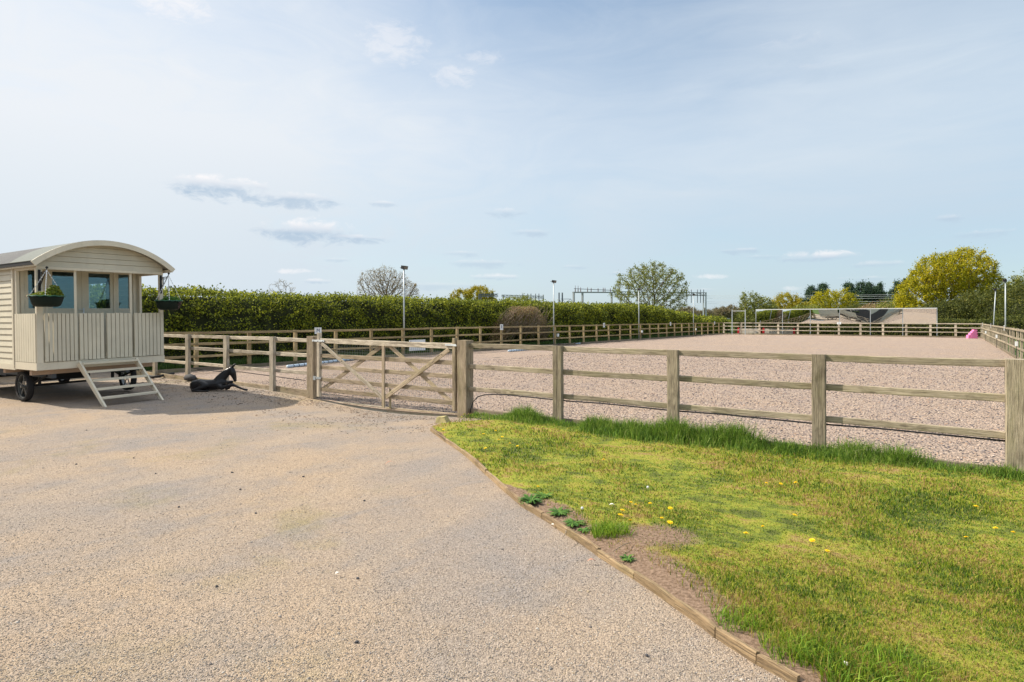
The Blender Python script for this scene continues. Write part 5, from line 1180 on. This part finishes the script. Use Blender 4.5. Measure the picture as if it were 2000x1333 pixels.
def far_hedge():
    t = thing('hedge', (-5, VF+3.2, 0), 'low scrubby hedge seen through the rails under the mirrors', 'hedge'); n = 26000
    u = rng.uniform(-19, 7, n)+5; v = rng.uniform(-0.8, 0.6, n); h_ = 1.5+0.5*vnoise(u, v, 0.6, 81); z = rng.uniform(0, 1, n)*h_
    quads('foliage', rot_leaves(np.stack([u, v-0.3*(vnoise(u, z, 1.2, 82)), z], 1), 0.07), 'thorn', t); MB().box(-14, 12, -0.25, 0.5, -0.1, 1.3).build('branches', 'hedge_core', t)
far_hedge()
# bramble patch pushing out of the hedge
def bramble():
    t = thing('bramble_patch', (-21.0, 30.2, 0), 'twiggy pinkish brown bramble patch in the green hedge', 'bramble'); P0 = []; 
    n = 9000; v = rng.uniform(-2.9, 2.9, n); z = rng.uniform(0.2, 1, n)**0.8; h_ = 2.3*np.clip(1-(v/3.1)**4, 0, 1)*(0.72+0.42*vnoise(v, v*0, 1.1, 83)); z = z*h_; u = (0.30*np.cos(z/2.6*1.2)+0.5*(vnoise(v, z, 1.3, 84)-0.5))*np.sqrt(np.clip(1-(v/3.2)**2, 0, 1)) - np.abs(rng.normal(0, 0.2, n))
    quads('foliage', rot_leaves(np.stack([u, v, z], 1), 0.035), 'bramble', t)
    mb_ = MB(); rr = random.Random(5)
    for k in range(230):
        v0 = rr.uniform(-2.6, 2.6); L_ = rr.uniform(0.6, 1.9); a = rr.uniform(-1, 1); z0 = rr.uniform(0.1, 1.6); pts = []
        for j in range(6):
            s_ = j/5; pts.append((0.15+0.45*math.sin(s_*2.2)*rr.uniform(0.8, 1.1), v0+a*L_*s_*0.8, z0+L_*0.75*math.sin(s_*2.0)*0.8))
        mb_.tube(pts, [0.011, 0.010, 0.008, 0.007, 0.005, 0.003], 4)
    mb_.build('stems', 'bark_pale', t, True)
bramble()

# ------------------------------------------------------------------ railway structures beyond the hedge
def truss(mb_, p0, p1, depth, n, r=0.06, wide=0.0):
    p0 = Vector(p0); p1 = Vector(p1); dz = Vector((0, 0, depth))
    for q in ((p0, p1), (p0+dz, p1+dz)): mb_.bar(q[0], q[1], r*1.6, r*1.6)
    for k in range(n):
        a = p0.lerp(p1, k/n); b = p0.lerp(p1, (k+1)/n); mb_.bar(a, b+dz, r, r) if k % 2 else mb_.bar(a+dz, b, r, r); mb_.bar(a, a+dz, r, r)
def gantry_main():
    Ya, Yb = 128, 134; a = A(1120, Ya, 0); org_ = a.copy(); t = thing('railway_gantry', a, 'long railway portal gantry passing behind the airy tree', 'gantry')
    def rel(px, Y, z): p = A(px, Y, z); return (p.x-org_.x, p.y-org_.y, z)
    for (px, Y, zt, w_, mt) in ((1120.5, 128, ztop(571, 128), 0.34, 'gantry'), (1137.5, 128.5, ztop(571, 128.5), 0.34, 'gantry'), (1194.5, 130, ztop(572, 130), 0.30, 'gantry'), (1211, 131, ztop(577, 131), 0.24, 'gantry'), (1373.5, 134, ztop(575, 134), 0.22, 'galv'), (1378.5, 134, ztop(572, 134), 0.22, 'galv')):
        MB().bar(rel(px, Y, -0.2), rel(px, Y, zt), w_, w_).build('leg', mt, t)
    mb_ = MB(); za, zc, zd = ztop(571.5, 128), ztop(571.5, 130), ztop(577, 134)
    mb_.bar(rel(1118, 128, za), rel(1200, 130.2, zc), 0.2, 0.26); truss(mb_, rel(1200, 130.2, zc-0.45), rel(1380, 134, zd-0.1), 0.62, 26, 0.10); mb_.build('beam', 'gantry', t)
    mb_ = MB(); mb_.bar(rel(1121, 127.6, ztop(564.5, 128)), rel(1205, 129.8, ztop(568, 130)), 0.16, 0.10); mb_.build('busbar', 'dark_steel', t)
    for px, y0, y1 in ((1123.5, 571, 558), (1129, 571, 558.5), (1134, 571, 561), (1147.5, 571, 561), (1154.5, 571, 562.5), (1168, 571, 563.5), (1178, 571, 562), (1181.5, 571, 562), (1192, 571, 565)):
        Y = 128+(px-1120)*0.03; MB().lathe([(0.05, 0), (0.11, 0.1), (0.06, 0.2), (0.11, 0.35), (0.06, 0.5), (0.10, 0.65), (0.05, 0.8), (0.03, (y0-y1)*0.108)], 8, 'z', rel(px, Y, ztop(y0, Y))[:3]).build('insulator', 'insul', t)
    for px in (1341, 1350, 1362, 1368, 1374): MB().bar(rel(px, 133.5, ztop(592, 133.5)), rel(px, 133.5, ztop(566, 133.5)), 0.12, 0.12).build('hanger', 'dark_steel', t)
    MB().box(rel(1128, 127, 0)[0]-0.35, rel(1128, 127, 0)[0]+0.35, rel(1128, 127, 0)[1]-0.4, rel(1128, 127, 0)[1]+0.4, 3.4, 4.9).build('transformer', 'dark_steel', t)
gantry_main()
def gantry_b():
    Y = 150; a = A(982, Y, 0); t = thing('railway_gantry', a, 'grey lattice railway gantry with upright masts behind the brambles', 'gantry')
    def rel(px, z, dY=0): p = A(px, Y+dY, z); return (p.x-a.x, p.y-a.y, z)
    mb_ = MB(); truss(mb_, rel(980, ztop(580.5, Y)), rel(1062, ztop(583, Y)), 0.50, 16, 0.09); mb_.build('beam', 'gantry', t)
    for px in (983, 1061): MB().bar(rel(px, -0.2), rel(px, ztop(576, Y)), 0.22, 0.22).build('leg', 'gantry', t)
    MB().bar(rel(983, ztop(590, Y)), rel(990, ztop(580, Y)), 0.12, 0.12).build('knee_brace', 'gantry', t)
    for px in (1021, 1030.5, 1037, 1046, 1052.5): MB().bar(rel(px, ztop(598, Y)), rel(px, ztop(574, Y)), 0.14, 0.14).build('mast', 'dark_steel', t)
gantry_b()
def gantry_c():
    Y = 140; a = A(938, Y, 0); t = thing('railway_gantry', a, 'short blue grey lattice gantry in front of the golden green oak', 'gantry')
    def rel(px, z, dY=0): p = A(px, Y+dY, z); return (p.x-a.x, p.y-a.y, z)
    mb_ = MB(); truss(mb_, rel(936, ztop(579.5, Y)), rel(973, ztop(579, Y)), 0.5, 9, 0.10); mb_.build('beam', 'dark_steel', t)
    mb_ = MB(); 
    for k in range(8):
        z0 = ztop(592, Y)-3+k*0.75; mb_.bar(rel(935.5, z0), rel(939.5, z0+0.75), 0.09, 0.09); mb_.bar(rel(939.5, z0), rel(935.5, z0+0.75), 0.09, 0.09)
    for px in (935.5, 939.5): mb_.bar(rel(px, -0.2), rel(px, ztop(575, Y)), 0.14, 0.14)
    mb_.build('column', 'dark_steel', t)
gantry_c()
a = A(1095, 120, 0); t = thing('railway_mast', a, 'pair of dark steel masts with a cantilever arm beyond the hedge', 'mast')
for dx in (-0.32, 0.32): MB().bar((dx*RX, dx*RY, -0.2), (dx*RX, dx*RY, ztop(572, 120)), 0.2, 0.2).build('mast', 'dark_steel', t)
mb_ = MB(); mb_.bar((0, 0, ztop(584.5, 120)), (2.0*RX, 2.0*RY, ztop(584.5, 120)), 0.08, 0.08); mb_.bar((0.8*RX, 0.8*RY, ztop(593, 120)), (2.0*RX, 2.0*RY, ztop(584.5, 120)), 0.07, 0.07); mb_.bar((2.0*RX, 2.0*RY, ztop(584.5, 120)), (2.3*RX, 2.3*RY, ztop(590, 120)), 0.06, 0.06); mb_.build('cantilever_arm', 'dark_steel', t)
wires = [(578, 569.5, 'uppermost'), (580.5, 573, 'second highest'), (583.5, 577.5, 'third highest'), (590, 583, 'fourth highest'), (593.5, 588, 'lowest')]
for (ya, yb, tx) in wires:
    p0 = A(1378, 134, ztop(ya, 134)); p1 = A(1960, 118, ztop(yb, 118)); pm = [p0.lerp(p1, s_/8)-Vector((0, 0, 0.35*math.sin(s_/8*math.pi))) for s_ in range(9)]
    tag(MB().tube([tuple(p) for p in pm], 0.022, 5).build('overhead_wire', 'galv_white'), 'thin overhead railway wire right of the gantry legs, %s of the five' % tx, 'wire', 'overhead railway wires')
for (ya, yb, tx) in ((590, 592, 'upper'), (586, 587.5, 'top'), (597, 597, 'lower')):
    p0 = A(1062, 150, ztop(ya, 150)); p1 = A(1378, 134, ztop(yb, 134)); tag(MB().tube([tuple(p0), tuple(p0.lerp(p1, 0.5)-Vector((0,0,0.2))), tuple(p1)], 0.018, 5).build('overhead_wire', 'galv_white'), '%s thin railway wire strung between the lattice gantry and the portal' % tx, 'wire', 'overhead railway wires')

# distant farm shed, outer paddock rail, barn behind the camera that the mirrors see
p_ = A(1400, 420, 0); t = thing('farm_shed', p_, 'tiny white farm shed with a blue roof on the horizon', 'shed'); MB().box(-5, 3, -3, 3, 0, 2.2).build('wall', 'house_white', t)
MB().prism([(-5.2, 2.2), (3.2, 2.2), (-1.0, 3.6)], -3.2, 3.2).build('roof', 'house_blue', t)
pa = A(1935, 66, 0); pb = A(2060, 58, 0); t = thing('paddock_fence', pa, 'dark brown paddock rails outside the arena at the right edge', 'fence'); dv = pb-pa
for k in range(6): MB().box(-0.05, 0.05, -0.05, 0.05, -0.1, 1.15).build('post', 'kick_wood', t, loc=tuple(dv*(k/5)))
for z in (0.5, 0.8, 1.08): beam('rail', pa+Vector((0,0,z)), pb+Vector((0,0,z)), 0.04, 0.09, 'kick_wood', t, pa)
bn = thing('barn', (-9, -11, 0), 'dark barn with a pale upper wall, seen only in the mirrors', 'barn')
MB().box(-9, 8, -4, 0, 0, 3.2).build('wall', 'shed', bn); MB().box(-9.2, 8.2, -4.1, -0.1, 3.21, 5.2).build('upper_wall', 'shed_pale', bn)
MB().prism([(-9.5, 5.22), (8.5, 5.22), (-0.5, 7.0)], -4.4, 0.3).build('roof', 'shed', bn)
MB().box(-2, 1.5, 0.004, 0.03, 0, 2.3).build('door', 'shed_pale', bn)

# ------------------------------------------------------------------ dandelions, weeds, litter
DN = [(945,848),(967,842),(980,855),(975,861),(996,865),(1011,869),(949,873),(866,838),(1049,947.5),(1231,980),(1241,986),(1214,995),(1211,1003),(1269,984),(1231,1014),(1308,992),(1307,1020),(1179,897),(1291,1011),(1495,947),(1523,947.5),(1555,945),(1456,1043),(1491,1032),(1550,1009),(1587,1056),(1614,1075),(1905,986),(1945.5,1029.5),(1888,1045.7),(1977,1037.8)]
rr = random.Random(9)
def dandelion():
    t = bpy.data.objects.new('dandelion', None); C.objects.link(t); t.empty_display_size = 0.02
    fl = MB()
    for ring, (r_, n_, z_) in enumerate(((0.021, 18, 0.0), (0.015, 14, 0.004), (0.008, 9, 0.007))):
        for k in range(n_):
            a = 2*math.pi*(k+0.5*ring)/n_; c_, s_ = math.cos(a), math.sin(a); w_ = 0.0026; b = len(fl.v)
            fl.v += [(c_*0.002-s_*w_, s_*0.002+c_*w_, z_), (c_*0.002+s_*w_, s_*0.002-c_*w_, z_), (c_*r_+s_*w_, s_*r_-c_*w_, z_+0.004), (c_*r_-s_*w_, s_*r_+c_*w_, z_+0.004)]; fl.f.append((b, b+1, b+2, b+3))
    fl.build('flower_head', 'petal', t, loc=(0, 0, 0.038)); MB().tube([(0, 0, -0.01), (0.003, 0, 0.02), (0, 0, 0.038)], 0.0022, 5).build('stem', 'weed', t); return t
d0 = dandelion()
for i, (px, py) in enumerate(DN):
    p = G(px, py, 0.075); X = p.x*RX+p.y*RY; Y = p.x*FX+p.y*FY; p.z = float(lawnz(np.float64(X), np.float64(Y)))
    if i == 0: o = d0
    else:
        o = d0.copy(); C.objects.link(o)
        for ch in list(d0.children): c_ = ch.copy(); C.objects.link(c_); c_.parent = o
    o.location = p; o.rotation_euler = (rr.uniform(-.25, .25), rr.uniform(-.25, .25), rr.uniform(0, 6)); k = rr.uniform(0.75, 1.15); o.scale = (k, k, rr.uniform(0.7, 1.0))
    tag(o, 'yellow dandelion flower open in the short lawn grass', 'dandelion', 'dandelions in the lawn')
for (px, py, tx) in ((1265, 953, 'white dandelion seed head in the lawn beyond the flower cluster'), (1137, 994, 'white dandelion seed head by the leafy weeds')):
    p = G(px, py, 0.11); t = thing('dandelion_clock', (p.x, p.y, 0.03), tx, 'seed head')
    MB().lathe([(0.002,-0.012),(0.009,-0.008),(0.012,0),(0.009,0.008),(0.002,0.012)], 10).build('seed_ball', 'seed', t, loc=(0, 0, 0.085)); MB().tube([(0,0,0),(0.003,0,0.07)], 0.002, 5).build('stem', 'weed', t)
def rosette(px, py, label, n, L_, w_, up=0.6, name='weed'):
    n = int(n*1.7); L_ *= 0.85; w_ *= 0.62
    p = G(px, py, 0.03); mb_ = MB(); q = random.Random(px)
    for k in range(n):
        a = q.uniform(0, 2*math.pi); l_ = L_*q.uniform(0.5, 1.1); c_, s_ = math.cos(a), math.sin(a); e = q.uniform(0.2, 1)*up; b = len(mb_.v)
        prof = [(0.0, 0.25), (0.3, 0.8), (0.6, 1.0), (0.85, 0.6), (1.0, 0.05)]
        for (s, ww) in prof:
            r_ = l_*s; z_ = l_*e*(s*1.3-s*s*0.95); wv = w_*ww*0.5; mb_.v += [(c_*r_-s_*wv, s_*r_+c_*wv, z_), (c_*r_+s_*wv, s_*r_-c_*wv, z_)]
        for j in range(4): mb_.f.append((b+2*j, b+2*j+1, b+2*j+3, b+2*j+2))
    o = mb_.build(name, 'weed', loc=(p.x, p.y, 0.015)); return tag(o, label, 'weed', 'weeds by the edging board')
rosette(1036, 978, 'leafy dark weed spilling over the edging board, highest up the edge', 60, 0.15, 0.03, 0.9)
rosette(1060, 968, 'dark leafy weed just behind the one spilling over the edging', 34, 0.13, 0.026, 0.8)
rosette(1092, 1000, 'low leafy weed beside a gap in the edging board', 46, 0.13, 0.026, 0.6)
rosette(1120, 1020, 'leafy weed on bare soil by the edging board', 46, 0.12, 0.024, 0.7)
rosette(1140, 1032, 'flat small weed on bare soil in front of the long tuft', 20, 0.08, 0.02, 0.4)
rosette(1226, 1088, 'small weed rosette alone on the bare soil', 30, 0.08, 0.016, 0.6)
def tuft(px, py, label, n, rad, hh, mat='verge_blade'):
    p = G(px, py, 0.03); X0 = p.x*RX+p.y*RY; Y0 = p.x*FX+p.y*FY
    X = X0+np.clip(rng.normal(0, rad, n), -1.5*rad, 1.5*rad); Y = Y0+np.clip(rng.normal(0, rad*0.7, n), -rad, rad); o = blades('grass_tuft', X, Y, rng.uniform(0.4, 1, n)*hh, rng.uniform(0.003, 0.006, n), mat, lean=1.1, z0=np.full(n, 0.02)); tag(o, label, 'grass tuft', 'long grass tufts in the lawn')
tuft(1190, 1040, 'long green grass tuft at the edge of the bare soil', 420, 0.085, 0.13)
tuft(1312, 1075, 'small grass tuft on the right side of the bare soil', 180, 0.07, 0.08, 'blade')
tuft(1450, 1215, 'bright green tuft by the edging board in the near corner', 420, 0.09, 0.10)
tuft(1560, 1275, 'dark green spreading tuft lower down the lawn edge', 420, 0.10, 0.11)
tuft(1700, 1320, 'long grass clump at the bottom edge of the picture', 600, 0.14, 0.14)
def litter(px, py, z, label, mat, sx_, sy_, name='leaf', cat='leaf', up=0.01):
    p = G(px, py, z); mb_ = MB(); n = 8
    for k in range(n+1):
        s = k/n; w_ = sy_*math.sin(math.pi*min(max(s, 0.04), 0.96)); zz = 0.25*sx_*math.sin(s*math.pi); mb_.v += [(s*sx_-sx_/2, -w_/2, zz), (s*sx_-sx_/2, w_/2, zz+0.002)]
    for k in range(n): mb_.f.append((2*k, 2*k+1, 2*k+3, 2*k+2))
    o = mb_.build(name, mat, loc=(p.x, p.y, z+up)); o.rotation_euler = (0, 0, rr.uniform(0, 3)); return tag(o, label, cat)
MAT['dry'] = plain('dry_leaf', (0.42, 0.22, 0.15), 0.8, 0, 0.2); MAT['pale_leaf'] = plain('pale_leaf', (0.70, 0.66, 0.58), 0.8, 0, 0.2)
litter(1155, 1099, 0.0, 'curled reddish dry leaf on the gravel beside the edging', 'dry', 0.055, 0.018)
litter(1079, 1028, 0.0, 'pale flat scrap on the gravel by the edging board', 'pale_leaf', 0.03, 0.02, 'scrap', 'scrap')
litter(1195, 989, 0.05, 'white petal like scrap standing in the lawn', 'pale_leaf', 0.045, 0.02, 'scrap', 'scrap')
litter(659, 1123, 0.0, 'small pale leaf alone in the middle of the yard', 'pale_leaf', 0.03, 0.018)
litter(1652, 1303, 0.05, 'white scrap on bare soil at the bottom of the picture', 'pale_leaf', 0.045, 0.018, 'scrap', 'scrap')
litter(762, 908, 0.0, 'brown flattened leaf scrap on the yard below the gate', 'dry', 0.12, 0.02)
def twig(px0, py0, px1, py1, label):
    a = G(px0, py0, 0.05); b = G(px1, py1, 0.05); m_ = a.lerp(b, 0.5)+Vector((0.01, 0.02, 0.015)); return tag(MB().tube([tuple(a), tuple(m_), tuple(b)], [0.0025, 0.003, 0.0015], 5).build('twig', 'bark_pale', smooth=True), label, 'twig')
twig(1197, 1077, 1232, 1060, 'dry bent stalk on bare soil below the long tuft'); twig(1180, 1082, 1205, 1090, 'short pale stalk lying across the soil by the edging'); twig(1098, 1052, 1104, 1035, 'thin straw lying over the edging board')
